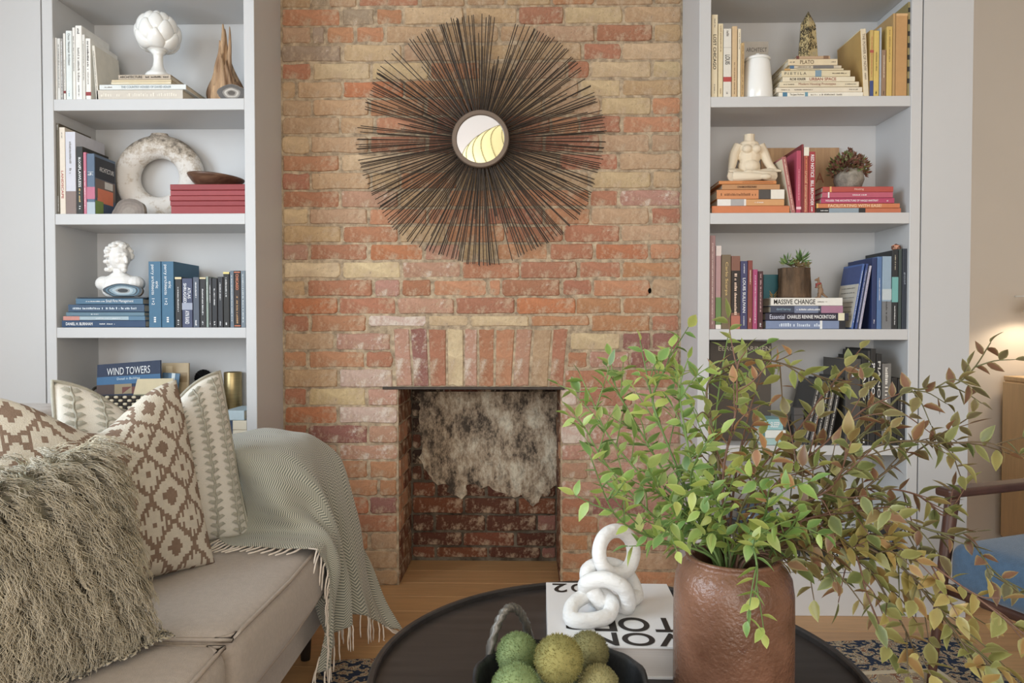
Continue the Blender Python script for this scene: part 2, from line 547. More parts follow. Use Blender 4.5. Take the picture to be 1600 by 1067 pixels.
for i, (js, codes) in enumerate(COURSES):
    zt, zb = cz_(LINES[i]), cz_(LINES[i + 1])
    mid = (LINES[i] + LINES[i + 1]) / 2
    segs = js.split('|'); cds = codes.split('|')
    X = lambda px: at(px, mid, DB).x
    runs = []
    if len(segs) == 1:
        e = [WX0 + .001] + [X(float(v)) for v in segs[0].split()] + [WX1 - .001]
        runs.append((e, cds[0]))
    else:
        e = [WX0 + .001] + [X(float(v)) for v in segs[0].split()]
        runs.append((e, cds[0]))
        e = [X(float(v)) for v in segs[1].split()] + [WX1 - .001]
        runs.append((e, cds[1]))
    for e, cd in runs:
        for k in range(len(e) - 1):
            code = cd[k] if k < len(cd) else 'O'
            zlow = zb
            if i == 18 and e[k + 1] > X(600) and e[k] < X(890): zlow = cz_(511)
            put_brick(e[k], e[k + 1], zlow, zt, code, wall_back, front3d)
# the top courses out of the frame
for i in range(6):
    z0 = cz_(-19) + i * 0.0705; n = 7; s = (i % 2) * 0.5
    e = [WX0 + .001] + [WX0 + (k + s) * (WX1 - WX0) / n for k in range(1, n)] + [WX1 - .001]
    for k in range(n): put_brick(e[k], e[k + 1], z0, min(z0 + .0705, ZC), rb.choice('TTYTO'), wall_back, front3d)
# flat arch of bricks on end
top = [613.5, 640, 668, 698, 725, 746.5, 773.5, 806, 833, 863.6, 889]
bot = [618, 645, 671.5, 698, 725, 746.5, 772.6, 800, 827, 857, 881]
for k, code in enumerate('PDRCPROPTR'):
    g = .7
    za, zb = cz_(603.5), cz_(514 + rb.uniform(-1, 2))
    xa0, xa1 = at(bot[k] + g, 600, DB).x, at(bot[k + 1] - g, 600, DB).x
    xb0, xb1 = at(top[k] + g, 520, DB).x, at(top[k + 1] - g, 520, DB).x
    pts = outline(0, 1, 0, 1, 0.012)
    P = []
    for u, v in outline(0.04, .96, 0.0, 1, 0.018):
        a = xa0 + (xa1 - xa0) * u; b = xb0 + (xb1 - xb0) * u
        P.append((a + (b - a) * v, za + (zb - za) * v))
    put_brick(0, 0, 0, 0, code, wall_back, front3d, pts=P)
# iron bar carrying the arch
boxmesh('lintel_bar', at(598, 606, DB).x, at(882, 606, DB).x, DB - 0.004, DB + 0.10, cz_(608.5), cz_(604.2), M_BLACKMETAL, wall_back, 0.001, seg=1)
# drilled hole in the wall
bm = bmesh.new(); hp = at(1015, 454, DB)
ellipsoid(bm, (0, 0, 0), (.0075, .004, .011), u=10, v=6)
o = link('anchor_hole', bm, mat('hole_black', (0.006, 0.005, 0.004, 1), 1.0, spec=0), wall_back, smooth=True); o.location = (hp.x, DB + 0.002, hp.z)

# firebox
fb = bmesh.new()
box(fb, OXL - .06, OXR + .06, FB + .006, FB + .10, -0.01, OZT + .12)
firebox = struct('wall_firebox', link('wall_firebox', fb, M_SOOT_MORTAR))
CC.update(K=('5b3423', .15), B=('744227', .2), S=('3a2a20', .1), V=('7d5335', .15))
back3d = lambda a, b, d: Vector((a, FB + d, b))
BL = [(606, '690 770 850', 'SKSS'), (628, '660 740 820', 'SSKS'), (652, '690 770 850', 'SSSS'), (677, '660 740 820', 'KSKS'), (702, '690 770 850', 'SKSS'), (727, '660 740 820', 'KKKS'),
      (752, '681 760 840', 'BKKK'), (777, '725 808', 'BKB'), (803.5, '679 759 839', 'KKKD'), (830.5, '723 806', 'KBK'), (854, '681 762 846', 'BBKD'), (873, '', '')]
for i in range(len(BL) - 1):
    zt, zb = at(750, BL[i][0], FB).z, at(750, BL[i + 1][0], FB).z
    if i == len(BL) - 2: zb = max(0.002, zb)
    e = [OXL + .002] + [at(float(v), 800, FB).x for v in BL[i][1].split()] + [OXR - .002]
    for k in range(len(e) - 1):
        put_brick(e[k], e[k + 1], zb, zt, BL[i][2][k], firebox, back3d)
# reveals: the bricks turning the corner into the firebox
for side, xx in ((-1, OXL), (1, OXR)):
    sd3 = (lambda a, b, d: Vector((OXL - d, a, b))) if side < 0 else (lambda a, b, d: Vector((OXR + d, a, b)))
    ls = LINES[22:]
    for i in range(len(ls) - 1):
        zt, zb = cz_(ls[i]), max(0.001, cz_(ls[i + 1]))
        cuts = [DB + .012, DB + (.11 if i % 2 else .21), FB + .002]
        for k in range(2):
            put_brick(cuts[k], cuts[k + 1], zb, zt, rb.choice('BKVB') if k else rb.choice('VBVO'), wall_back, sd3, front=-0.004, back=0.03, gap=0.004)
# what is left of the plaster on the back of the firebox
pl = [(655, 612), (872, 612), (872, 758), (861, 763), (857, 775), (848, 770), (842, 784), (833, 792), (826, 784), (815, 774), (805, 779), (796, 774), (780, 770), (770, 766),
      (764, 760), (752, 762), (742, 757), (729, 757), (729, 772), (722, 779), (706, 772), (697, 768), (702, 758), (690, 755), (683, 758), (676, 752), (670, 740), (660, 725), (655, 714), (659, 700), (656, 670)]
bm = bmesh.new()
n = len(pl)
dense = []
for i in range(n):
    a, b = Vector(pl[i]), Vector(pl[(i + 1) % n])
    m = max(1, int((b - a).length / 5))
    for k in range(m):
        p = a.lerp(b, k / m)
        j = 1.6 if p.y > 640 or p.x < 660 else 0.0
        dense.append((p.x + rb.uniform(-j, j), p.y + rb.uniform(-j, j)))
yy = FB - 0.008
fv = [bm.verts.new(at(px, py, yy)) for px, py in dense]
bv = [bm.verts.new(at(px, py, yy) + Vector((0, .016, 0))) for px, py in dense]
bm.faces.new(fv)
for i in range(len(dense)):
    j = (i + 1) % len(dense)
    bm.faces.new((fv[i], fv[j], bv[j], bv[i]))
def plaster_mat():
    m = bpy.data.materials.new('old_plaster'); m.use_nodes = True
    nt = m.node_tree; N, L = nt.nodes, nt.links; b = N['Principled BSDF']; b.inputs['Roughness'].default_value = 0.9
    tc = N.new('ShaderNodeTexCoord')
    mp = N.new('ShaderNodeMapping'); mp.inputs['Scale'].default_value = (1.5, 1, .8); L.new(tc.outputs['Object'], mp.inputs['Vector'])
    n1 = N.new('ShaderNodeTexNoise'); n1.inputs['Scale'].default_value = 8; n1.inputs['Detail'].default_value = 12; n1.inputs['Roughness'].default_value = .78
    n2 = N.new('ShaderNodeTexNoise'); n2.inputs['Scale'].default_value = 22; n2.inputs['Detail'].default_value = 8; n2.inputs['Roughness'].default_value = .75
    for q in (n1, n2): L.new(mp.outputs[0], q.inputs['Vector'])
    cr = N.new('ShaderNodeValToRGB'); e = cr.color_ramp.elements
    e[0].position = .42; e[0].color = A('3a3026'); e[1].position = .62; e[1].color = A('bdb39c')
    k = e.new(.51); k.color = A('97836a')
    L.new(n1.outputs['Fac'], cr.inputs[0])
    r2 = N.new('ShaderNodeMapRange'); r2.inputs[1].default_value = .50; r2.inputs[2].default_value = .66; r2.inputs[4].default_value = .75; L.new(n2.outputs['Fac'], r2.inputs[0])
    mx = N.new('ShaderNodeMix'); mx.data_type = 'RGBA'; L.new(r2.outputs[0], mx.inputs['Factor']); L.new(cr.outputs[0], mx.inputs['A']); mx.inputs['B'].default_value = A('54493c')
    L.new(mx.outputs['Result'], b.inputs['Base Color'])
    bp = N.new('ShaderNodeBump'); bp.inputs['Strength'].default_value = .8; bp.inputs['Distance'].default_value = .006
    L.new(n2.outputs['Fac'], bp.inputs['Height']); L.new(bp.outputs[0], b.inputs['Normal'])
    return m
link('plaster_patch', bm, plaster_mat(), firebox)
# ================================================================== WALL MIRROR
def sunburst():
    c = at(751, 218, DB - 0.04)
    t = thing('sunburst_mirror', 'round sunburst mirror of thin dark metal rods hanging on the brick wall', 'mirror', (c.x, DB, c.z))
    mrod = mat('bronze_rod', A('4b4037'), 0.45, 0.55, var=0.3, vscale=20)
    S = 1132.0 / (DB - 0.04)
    rr = random.Random(21)
    unit = bmesh.new()
    tube(unit, [(0, 0, 0), (1, 0, 0)], 1.0, n=5)
    me = bpy.data.meshes.new('rod'); 
    for v in unit.verts: v.co.y *= 0.0017; v.co.z *= 0.0017
    unit.to_mesh(me); unit.free(); me.materials.append(mrod)
    N = 296
    clump = [rr.uniform(-1, 1) for _ in range(48)]
    for i in range(N):
        a = 2 * math.pi * i / N + rr.uniform(-.012, .012)
        k = a / (2 * math.pi) * 48
        base = 193 + 2.5 * math.sin(a * 8 + 1)
        L = base if rr.random() < .80 else rr.uniform(118, 176)
        if clump[int(k) % 48] < -.9 and rr.random() < .8: L = rr.uniform(110, 140)
        L = (L + rr.uniform(-3, 1)) / S
        a += 0.010 * math.sin(k * 2 * math.pi)          # rods sit in small bunches
        lay = (i % 3)
        o = link('rod', me, None, t)
        r0 = 0.096
        o.location = (r0 * math.cos(a), -0.018 - 0.009 * lay, r0 * math.sin(a))
        o.rotation_euler = (0, -a, 0)
        o.scale = (L - r0, 1, 1)
    n = 72
    ring = bmesh.new()
    prof = [(.090, -.050), (.092, -.056), (.106, -.056), (.109, -.052), (.109, -.012), (.090, -.012)]
    vs = [[ring.verts.new((r * math.cos(2 * math.pi * i / n), yy, r * math.sin(2 * math.pi * i / n))) for r, yy in prof] for i in range(n)]
    for i in range(n):
        for k in range(len(prof)):
            a, b = vs[i], vs[(i + 1) % n]
            ring.faces.new((a[k], a[(k + 1) % len(prof)], b[(k + 1) % len(prof)], b[k]))
    link('frame', ring, mat('bronze_ring', A('6a594b'), 0.5, 0.4, var=.15), t, smooth=False)
    g = bmesh.new()
    f = [g.verts.new((.0905 * math.cos(2 * math.pi * i / n), -.047, .0905 * math.sin(2 * math.pi * i / n))) for i in range(n)]
    b = [g.verts.new((v.co.x, -.042, v.co.z)) for v in f]
    g.faces.new(f); g.faces.new(b[::-1])
    for i in range(n): g.faces.new((f[i], f[(i + 1) % n], b[(i + 1) % n], b[i]))
    link('mirror_glass', g, mat('silvered_glass', (.9, .9, .9, 1), 0.02, 1.0), t)
    h = bmesh.new(); box(h, -.03, .03, -.012, 0.004, .0, .03)
    link('hanger', h, mrod, t)
sunburst()

def lantern():
    """paper pendant lantern over the coffee table, seen in the mirror"""
    t = thing('paper_lantern', 'large ribbed pale yellow paper pendant lantern reflected in the mirror', 'pendant lamp', (0.05, 0.55, 2.09))
    m = bpy.data.materials.new('lit_paper'); m.use_nodes = True
    b = m.node_tree.nodes['Principled BSDF']; b.inputs['Base Color'].default_value = (.85, .75, .4, 1)
    b.inputs['Emission Color'].default_value = (1.0, .83, .38, 1); b.inputs['Emission Strength'].default_value = .72
    prof = [(0.5 * math.sin(math.pi * k / 28), -.29 * math.cos(math.pi * k / 28)) for k in range(2, 27)]
    link('shade', lathe_bm(prof, 64), m, t, smooth=True)
    mr = mat('lantern_wire', A('6b6237'), .7)
    for i in range(36):
        a = 2 * math.pi * i / 36
        bm = bmesh.new()
        # ribs sweep slightly round the shade
        tube(bm, [(r * 1.004 * math.cos(a + .9 * z), r * 1.004 * math.sin(a + .9 * z), z * 1.004) for r, z in prof], .0022, 4)
        link('rib', bm, mr, t)
    bm = bmesh.new(); tube(bm, [(0, 0, .28), (0, 0, ZC - 2.09)], .003, 6); lathe_bm([(0, ZC - 2.11), (.05, ZC - 2.11), (.05, ZC - 2.09), (0, ZC - 2.09)], 20, bm)
    link('cord', bm, mr, t)
lantern()

# ================================================================== BOOKS
M_COVER = mat('book_cloth', None, 0.5, var=0.10, vscale=25, spec=0.35)
M_PAGES = mat('pages', A('cfc3ab'), 0.9, var=0.25, vscale=4, stretch=(260, 2, 2))
M_INK = mat('ink', None, 0.6)

def text_mesh(s, bold=0.0, res=3):
    cu = bpy.data.curves.new('t', 'FONT'); cu.body = s; cu.align_x = 'CENTER'; cu.align_y = 'CENTER'; cu.size = 1.0; cu.resolution_u = res; cu.offset = bold
    o = bpy.data.objects.new('t', cu); COL.objects.link(o)
    me = bpy.data.meshes.new_from_object(o)
    bpy.data.objects.remove(o); bpy.data.curves.remove(cu)
    xs = [v.co.x for v in me.vertices]; ys = [v.co.y for v in me.vertices]
    cx, cy = (max(xs) + min(xs)) / 2, (max(ys) + min(ys)) / 2
    return me, max(xs) - min(xs), max(ys) - min(ys), cx, cy

def lettering(s, parent, org, xdir, ydir, length, height, color, name='lettering', bold=0.0, res=3):
    """flat letters, centred at org, fitted into length x height"""
    me, w, h, cx, cy = text_mesh(s, bold, res)
    xd, yd = Vector(xdir).normalized(), Vector(ydir).normalized()
    sx, sy = length / w, height / h
    o3 = Vector(org)
    for v in me.vertices:
        v.co = o3 + xd * ((v.co.x - cx) * sx) + yd * ((v.co.y - cy) * sy)
    return link(name, me, M_INK, parent, color)

def marks(parent, org, xdir, ydir, length, height, color, seed=0):
    """a line of print too small to read"""
    r = random.Random(seed); bm = bmesh.new()
    height *= .62
    xd, yd = Vector(xdir), Vector(ydir); o3 = Vector(org); x = -length / 2
    while x < length / 2:
        w = r.uniform(.18, .5) * height; hh = height * r.uniform(.55, 1)
        if r.random() < .86:
            q = [o3 + xd * a + yd * b for a, b in ((x, -height / 2), (x + w, -height / 2), (x + w, -height / 2 + hh), (x, -height / 2 + hh))]
            bm.faces.new([bm.verts.new(p) for p in q])
        x += w + height * .22
    return link('lettering', bm, M_INK, parent, color)

_bseed = [0]
def make_book(w, h, d, color, label, pages=True, texts=(), bands=(), name='book', group=None):
    """spine at local y=0 facing -y, thickness along x, height along z"""
    t = thing(name, label, 'book', group=group)
    c = min(.0022, w * .16)
    bm = bmesh.new()
    box(bm, -w / 2, w / 2, 0, c, 0, h)                    # spine, its long edges eased
    e_ = [e for e in bm.edges if e.verts[0].co.y < 1e-6 and e.verts[1].co.y < 1e-6 and abs(e.verts[0].co.z - e.verts[1].co.z) > h * .5]
    bmesh.ops.bevel(bm, geom=e_, offset=c * .9, segments=2, affect='EDGES', profile=.5)
    box(bm, -w / 2, -w / 2 + c, c, d, 0, h)               # boards
    box(bm, w / 2 - c, w / 2, c, d, 0, h)
    link('cover', bm, M_COVER, t, color)
    bm = bmesh.new(); box(bm, -w / 2 + c, w / 2 - c, c, d - .004, .003, h - .003)
    link('pages', bm, M_PAGES, t)
    for bi_, (a, b, col) in enumerate(bands):              # fractions of the height measured from the top
        e_ = .0002 + bi_ * .0001
        bm = bmesh.new(); box(bm, -w / 2 - e_, w / 2 + e_, -.0002 - e_, .001, h * (1 - b), h * (1 - a))
        link('band', bm, M_COVER, t, col)
    for tx in texts:
        s, a, b, k, col = tx                              # words, from, to, share of the width, colour
        org = (0, -.0008, h * (1 - (a + b) / 2))
        _bseed[0] += 1
        if s: lettering(s, t, org, (0, 0, -1), (1, 0, 0), h * (b - a), w * k, col, bold=.012 if s.isupper() else 0.0)
        elif k: marks(t, org, (0, 0, -1), (1, 0, 0), h * (b - a), w * k, col, _bseed[0])
    return t

WHT, BLK, GRY, GLD = A('e8e4da'), A('2a2622', 1), A('6a645c'), A('c9a860')

def upright(u, sh, px0, px1, ptop, hexc, label, texts=(), bands=(), depth=.17, off=.012, lean=0.0, group=None, thick=None):
    """book standing on shelf sh of unit u; px0..px1 is its foot in the photo, lean the shift of its top in pixels"""
    y = F + off
    z0 = u['shelf'][sh][0]
    a, b = max(at(px0, 400, y).x, u['a'] + .0008), min(at(px1, 400, y).x, u['b'] - .0008)
    zt = at((px0 + px1) / 2 + lean, ptop, y).z
    w = (b - a)
    h = zt - z0
    bk = make_book(w - .0006, h, depth, A(hexc), label, texts=texts, bands=bands, group=group)
    if lean:
        dx = lean / 1132.0 * y
        ang = math.atan2(dx, h)
        bk.rotation_euler = (0, ang, 0)
        # stand it on its lower edge
        lift = abs(math.sin(ang)) * (w / 2)
        bk.location = ((a + b) / 2, y, z0 + lift)
    else:
        bk.location = ((a + b) / 2, y, z0 + .0002)
    return bk

def stack(u, sh, items, off=.012, base=None):
    """lying books, lowest first: (px0, px1, py_top, colour, label, texts, bands, depth)"""
    z = u['shelf'][sh][0] if base is None else base
    for it in items:
        px0, px1, pt, hx, label = it[:5]
        texts = it[5] if len(it) > 5 else (); bands = it[6] if len(it) > 6 else (); dp = it[7] if len(it) > 7 else .19
        y = F + off
        a, b = max(at(px0, 400, y).x, u['a'] + .0008), min(at(px1, 400, y).x, u['b'] - .0008)
        zt = at((px0 + px1) / 2, pt, y).z
        w = zt - z
        _bseed[0] += 1
        bk = make_book(w - .0008, b - a, dp, A(hx), label, texts=texts, bands=bands)
        bk.rotation_euler = (0, R(-90), 0)
        bk.location = (b, y + (_bseed[0] * 7 % 5) * .0006, z + w / 2)
        z = zt
    return z

# ---- left bookcase, top shelf (white and cream spines)
G1 = None
upright(LU, 1, 87.5, 93, 59, 'cfccc6', 'thin white book at the end of the white row, against the bookcase side')
upright(LU, 1, 93.5, 98.5, 60, 'c4c2bd', 'white paperback with smudged grey lettering in the row of white books', [('', .1, .8, .6, GRY)])
upright(LU, 1, 98.7, 102.5, 60, '8f8c88', 'slim mottled grey booklet in the row of white books', [('', .05, .95, .7, WHT)])
upright(LU, 1, 103, 106.3, 52, 'd0cdc6', 'very thin white booklet with a dark red foot mark among white books', [('', .4, .85, .5, GRY)], [(.86, .9, A('7a2a2a'))])
upright(LU, 1, 107, 116.5, 48, 'c9cfcd', 'pale green-white book with a long thin dark title among white books', [('Oscar Niemeyer Architect', .04, .5, .5, BLK), ('', .87, .95, .3, A('4b8a94'))])
upright(LU, 1, 117.3, 121.6, 43, 'd2cfc8', 'slim tall white book with small black print beside the tallest white book', [('', .12, .6, .5, BLK)])
upright(LU, 1, 122, 132, 40, 'd4d2cc', 'tallest and widest white book in the row near the artichoke ornament', [('', .04, .12, .6, BLK), ('', .3, .75, .55, GRY), ('', .8, .95, .3, BLK)])
upright(LU, 1, 132.3, 136.8, 54, 'c7c4bd', 'thin white book with tiny grey title right of the tallest white book', [('', .1, .7, .5, GRY)])
upright(LU, 1, 137.5, 145.5, 60, 'd4d1ca', 'white book with a small red block at the foot of its spine', [('', .03, .5, .6, BLK), ('', .55, .75, .4, GRY)], [(.87, .93, A('8f2f2f'))])
lb = upright(LU, 1, 153.0, 157.5, 71, 'c8c2b4', 'slim cream paperback leaning on the row of white books, title on its side', [('', .1, .9, .5, GRY)], depth=.15, lean=-5.5)
lettering('The\nBaby Sleep\nSolution', lb, (.0046, .07, .085), (0, 1, 0), (0, 0, 1), .10, .055, A('4a4a48'))
zt = stack(LU, 1, [
 (154.2, 288, 140, 'b9b0a2', 'thick beige cloth-bound book at the bottom of the stack under the artichoke', [('', .05, .95, .6, A('c9c2b4'))], (), .2),
 (158.6, 293, 131.6, 'c4c8c6', 'pale grey book titled for country houses, second in the stack under the artichoke', [('THE COUNTRY HOUSES OF DAVID ADLER', .25, .83, .45, A('6f7f88')), ('', .06, .14, .35, GRY)], (), .2),
 (177, 270, 127.8, 'c9bd9f', 'thin cream booklet in the artichoke stack, lower of two', [('', .3, .95, .25, GLD)], (), .17),
 (177.5, 270, 124, 'bfae8a', 'thin gold-edged booklet in the artichoke stack, upper of two', [], (), .17),
 (188, 269, 116, 'a99a86', 'taupe book lying directly under the artichoke ornament', [('ARCHITECTURE', .03, .46, .5, BLK), ('', .52, .96, .55, BLK)], (), .18)])
Z_ART = zt

# ---- left bookcase, second shelf
G = upright(LU, 2, 87.5, 94.5, 192.5, '5a5140', 'tall dark olive book against the bookcase side next to a cream book', [('', .02, .07, .4, WHT), ('', .8, .97, .4, WHT)], depth=.19)
upright(LU, 2, 94.8, 103.8, 199, 'cbbfae', 'cream book with a small red title beside the dark olive book', [('', .05, .12, .3, GRY), ('LANDSCAPE', .5, .82, .4, A('a04038'))], depth=.19)
b3 = upright(LU, 2, 104.2, 120, 206, 'b9b9c2', 'lavender-grey photo book with a brown foot, left of the black book', [('', .12, .5, .35, GRY)], [(.72, 1.0, A('7d6a63'))], depth=.18)
upright(LU, 2, 121.4, 131.2, 229, '2e2c29', 'black book with gold and white title on flawless consulting', [('BLOCK', .16, .3, .36, WHT), ('FLAWLESS', .30, .60, .42, WHT), ('', .62, .82, .5, GLD), ('', .88, .95, .5, WHT)], depth=.16)
upright(LU, 2, 131.8, 136.6, 238, 'b85f76', 'thin pink-edged magazine between the black book and the colourful one', [('', .3, .9, .5, WHT)], depth=.13)
cb = upright(LU, 2, 137, 149.5, 240, '4e6178', 'magazine with a loud multicoloured cover beside the ring vase', [('1+6', .30, .36, .7, WHT)], [(.55, .75, A('b05a74')), (.8, 1, A('9aa6b0'))], depth=.13)
cw = (at(149.5, 400, F + .012).x - at(137, 400, F + .012).x) / 2
for (y0, y1, z0, z1, hx) in ((.004, .126, .13, .203, '2a2d36'), (.004, .126, .06, .128, '6c5a50'), (.016, .112, .045, .095, 'd0683c'), (.004, .05, .0, .05, '6f8a3a'), (.052, .126, .0, .042, '3c4c66'), (.06, .11, .1, .125, 'b9b6b0')):
    bm = bmesh.new(); box(bm, cw - .001, cw + .0005 + ('2a2d36', '6c5a50', 'd0683c', '6f8a3a', '3c4c66', 'b9b6b0').index(hx) * .00012, y0, y1, z0, z1); link('cover_print', bm, M_COVER, cb, A(hx))
lettering('ARCHITECTURE', cb, (cw + .0016, .072, .165), (0, 1, 0), (0, 0, 1), .09, .016, WHT)
ys = [321.5, 313.5, 305.5, 297, 287.5]
nm = ['bottom', 'second lowest', 'middle', 'second highest', 'top']
stack(LU, 2, [(267 + (1, -.5, -1, 0, 0)[i], 383.2, ys[i], ('8c2a2c', '88282c', '8e2e30', '902f34', '86282a')[i],
     nm[i] + ' red book in the stack of five under the wooden bowl', [], (), .14) for i in range(5)])
Z_RED = at(325, 287.5, F + .012).z

# ---- left bookcase, third shelf (blue books)
stack(LU, 3, [
 (95, 226, 500.4, '274060', 'navy book lettered for Burnham at the bottom of the blue stack under the bust', [('DANIEL H. BURNHAM', .05, .37, .42, WHT), ('', .45, .63, .3, WHT)], (), .2),
 (97.5, 225.5, 494, '8fa3ad', 'pale blue-grey book with a coral end in the stack under the bust', [('', .4, .7, .3, WHT)], [(0.0, .2, A('b5776c')), (.8, 1, A('4d7089'))], .2),
 (101.5, 224, 487.5, '547283', 'steel-blue book in the stack under the bust', [('', .32, .42, .5, WHT)], (), .19),
 (105, 224, 475.5, '344c66', 'dark blue book with white script along its spine under the bust', [('', .06, .9, .5, A('b8c4cc'))], (), .19),
 (117, 222, 466, '40657f', 'mid-blue small firm management guide near the top of the blue stack', [('Small Firm Management', .45, .86, .6, WHT), ('', .15, .43, .3, WHT)], (), .18),
 (120, 229, 463.7, '2d3238', 'thin charcoal folder directly under the marble bust', [], (), .19)])
Z_BUST = at(175, 463.7, F + .012).z
for i, (a, b) in enumerate(((231.5, 251), (251.6, 271))):
    upright(LU, 3, a, b, 408.5, '33617e', ('first', 'second')[i] + ' of two wide blue volumes lettered eric parry, ' + ('beside the blue stack', 'beside the black paperbacks')[i],
            [('eric\nparry architects  1+2', .05, .66, .62, WHT)], [], depth=.2)
for o in [o for o in bpy.data.objects if o.get('label', '').find('eric parry') > 0]:
    for k in range(3):
        bm = bmesh.new(); z = .018 + k * .007; box(bm, -.0035, .0035, -.0009, 0, z, z + .0045); link('emblem', bm, M_INK, o, WHT)
row3 = [(272.8, 283, 433, '2d2b2a', 'black paperback with cream top edge touching the blue volumes', [('', .2, .7, .3, WHT), ('', .85, .95, .4, WHT)], [(0, .04, A('c9b98a'))]),
 (283.6, 300, 435, '3f4560', 'wide slate-purple paperback of Atlas Shrugged', [('ATLAS\nSHRUGGED', .1, .5, .7, A('cfd0d6')), ('AYN RAND', .66, .93, .4, A('cfd0d6'))], [(.5, .64, A('8e94a6'))]),
 (300.8, 310.6, 433, '4c5462', 'blue-grey paperback right of the Atlas Shrugged spine', [('', .1, .4, .35, WHT), ('', .86, .95, .5, WHT)], []),
 (311.4, 321, 433.5, '2b2a2a', 'black paperback with a cream top edge, fourth of the paperback row', [('', .2, .75, .35, WHT), ('', .86, .95, .4, WHT)], [(0, .03, A('c9b98a'))]),
 (321.4, 325, 432, '7f8f86', 'thin grey-green paperback in the paperback row', [('', .1, .5, .5, WHT)], []),
 (325.4, 330, 434, '3a3a3c', 'narrow charcoal paperback in the paperback row', [('', .15, .5, .4, WHT), ('', .88, .95, .5, WHT)], []),
 (330.4, 338.8, 435, '2c2c2f', 'black paperback with a short white title in the paperback row', [('', .2, .55, .35, WHT), ('', .88, .95, .4, WHT)], []),
 (339.5, 347.8, 432.5, '303033', 'black paperback next to the yellow-topped one', [('', .12, .45, .35, WHT), ('', .88, .95, .4, WHT)], []),
 (348.3, 357.8, 425, '2b2a28', 'taller black book with a yellow top edge in the paperback row', [('', .1, .45, .35, WHT), ('', .9, .96, .4, WHT)], [(0, .035, A('d0bd62'))]),
 (358.6, 365, 423, '5b6874', 'grey-blue book with a fine white title beside the orange-framed spine', [('', .08, .9, .35, WHT)], []),
 (365.4, 375, 423, '33261f', 'black book with an ornate orange frame on its spine', [('CHICAGO', .06, .34, .42, A('d0703c')), ('', .45, .92, .45, A('b98a50'))], [(.02, .035, A('c8673a')), (.965, .98, A('c8673a'))]),
 (375.6, 383, 423, '68737c', 'grey-blue book at the end of the row against the brick-side panel', [('', .06, .92, .35, A('cfd6d6'))], [])]
for a, b, tp, hx, lbl, tx, bd in row3: upright(LU, 3, a, b, tp, hx, lbl, tx, bd, depth=.13)

# ---- left bookcase, fourth shelf: books under the brass cylinder
stack(LU, 4, [
 (353, 383, 672, 'c9bfa8', 'cream book with a navy spine end, lowest beside the brass cylinder', [], [(0, .26, A('2b3a52'))], .18),
 (352, 383, 657, 'c4b9a2', 'cream book with a navy label, middle beside the brass cylinder', [], [(0, .3, A('2d3d55'))], .18),
 (348, 379, 641.5, '9db0b8', 'pale blue-grey book on top of the small stack below the brass cylinder', [], [(.0, .18, A('5a7a94'))], .16)])

# ---- right bookcase, top shelf (cream and yellow)
S1 = [(1110, 1119.6, 23, 'cdbf9e', 'tall cream book on lost Chicago at the end of the top row', [('LOST CHICAGO', .24, .66, .5, BLK), ('', .05, .15, .3, GRY), ('', .84, .95, .3, GRY)], []),
 (1120.4, 1128, 37, 'c9b88f', 'sand-coloured book right of the tall cream one on lost Chicago', [('', .03, .4, .4, A('7a5a3a')), ('', .88, .95, .4, A('7a5a3a'))], []),
 (1128.6, 1141, 45, 'c9c4b8', 'white-grey book with a red band low on its spine', [('', .03, .1, .5, GRY), ('LOUIS', .38, .52, .6, BLK), ('', .92, .95, .5, GRY)], [(.27, .275, A('a09a90')), (.7, .77, A('a83a34'))]),
 (1141.8, 1150, 41, 'bfa276', 'tan book with a brown title in the cream row', [('', .5, .95, .35, A('6a4a30'))], []),
 (1150.8, 1155.5, 45, 'cfc2a4', 'thin cream booklet right of the tan book', [('', .05, .3, .4, GRY)], []),
 (1155.9, 1161, 67, 'b4935c', 'short gold-brown paperback beside the white jar', [('', .05, .95, .4, A('5a3a20'))], [])]
for a, b, tp, hx, lbl, tx, bd in S1: upright(RU, 1, a, b, tp, hx, lbl, tx, bd)
# grey book turned face out behind the jar
def face_book(u, sh, px0, px1, ptop, hexc, label, y, thick=.018, texts=(), pb=None):
    z0 = u['shelf'][sh][0] if pb is None else pb
    a, b = at(px0, 400, y), at(px1, 400, y)
    zt = at((px0 + px1) / 2, ptop, y).z
    t = thing('book', label, 'book', ((a.x + b.x) / 2, y, z0))
    w, h = b.x - a.x, zt - z0
    bm = bmesh.new(); box(bm, -w / 2, w / 2, 0, .002, 0, h); box(bm, -w / 2, w / 2, thick - .002, thick, 0, h); box(bm, -w / 2, -w / 2 + .002, .002, thick - .002, 0, h)
    link('cover', bm, M_COVER, t, A(hexc))
    bm = bmesh.new(); box(bm, -w / 2 + .002, w / 2 - .003, .002, thick - .002, .003, h - .003); link('pages', bm, M_PAGES, t)
    for s, cx, cz, l, hh, col in texts:
        lettering(s, t, (w * cx, -.0006, h * cz), (1, 0, 0), (0, 0, 1), w * l, h * hh, col)
    return t, w, h
face_book(RU, 1, 1158, 1198, 65, 'aba59c', 'grey book lettered Architect facing out behind the white jar', F + .16, texts=[('ARCHITECT', .04, .88, .8, .06, A('4a4642'))])
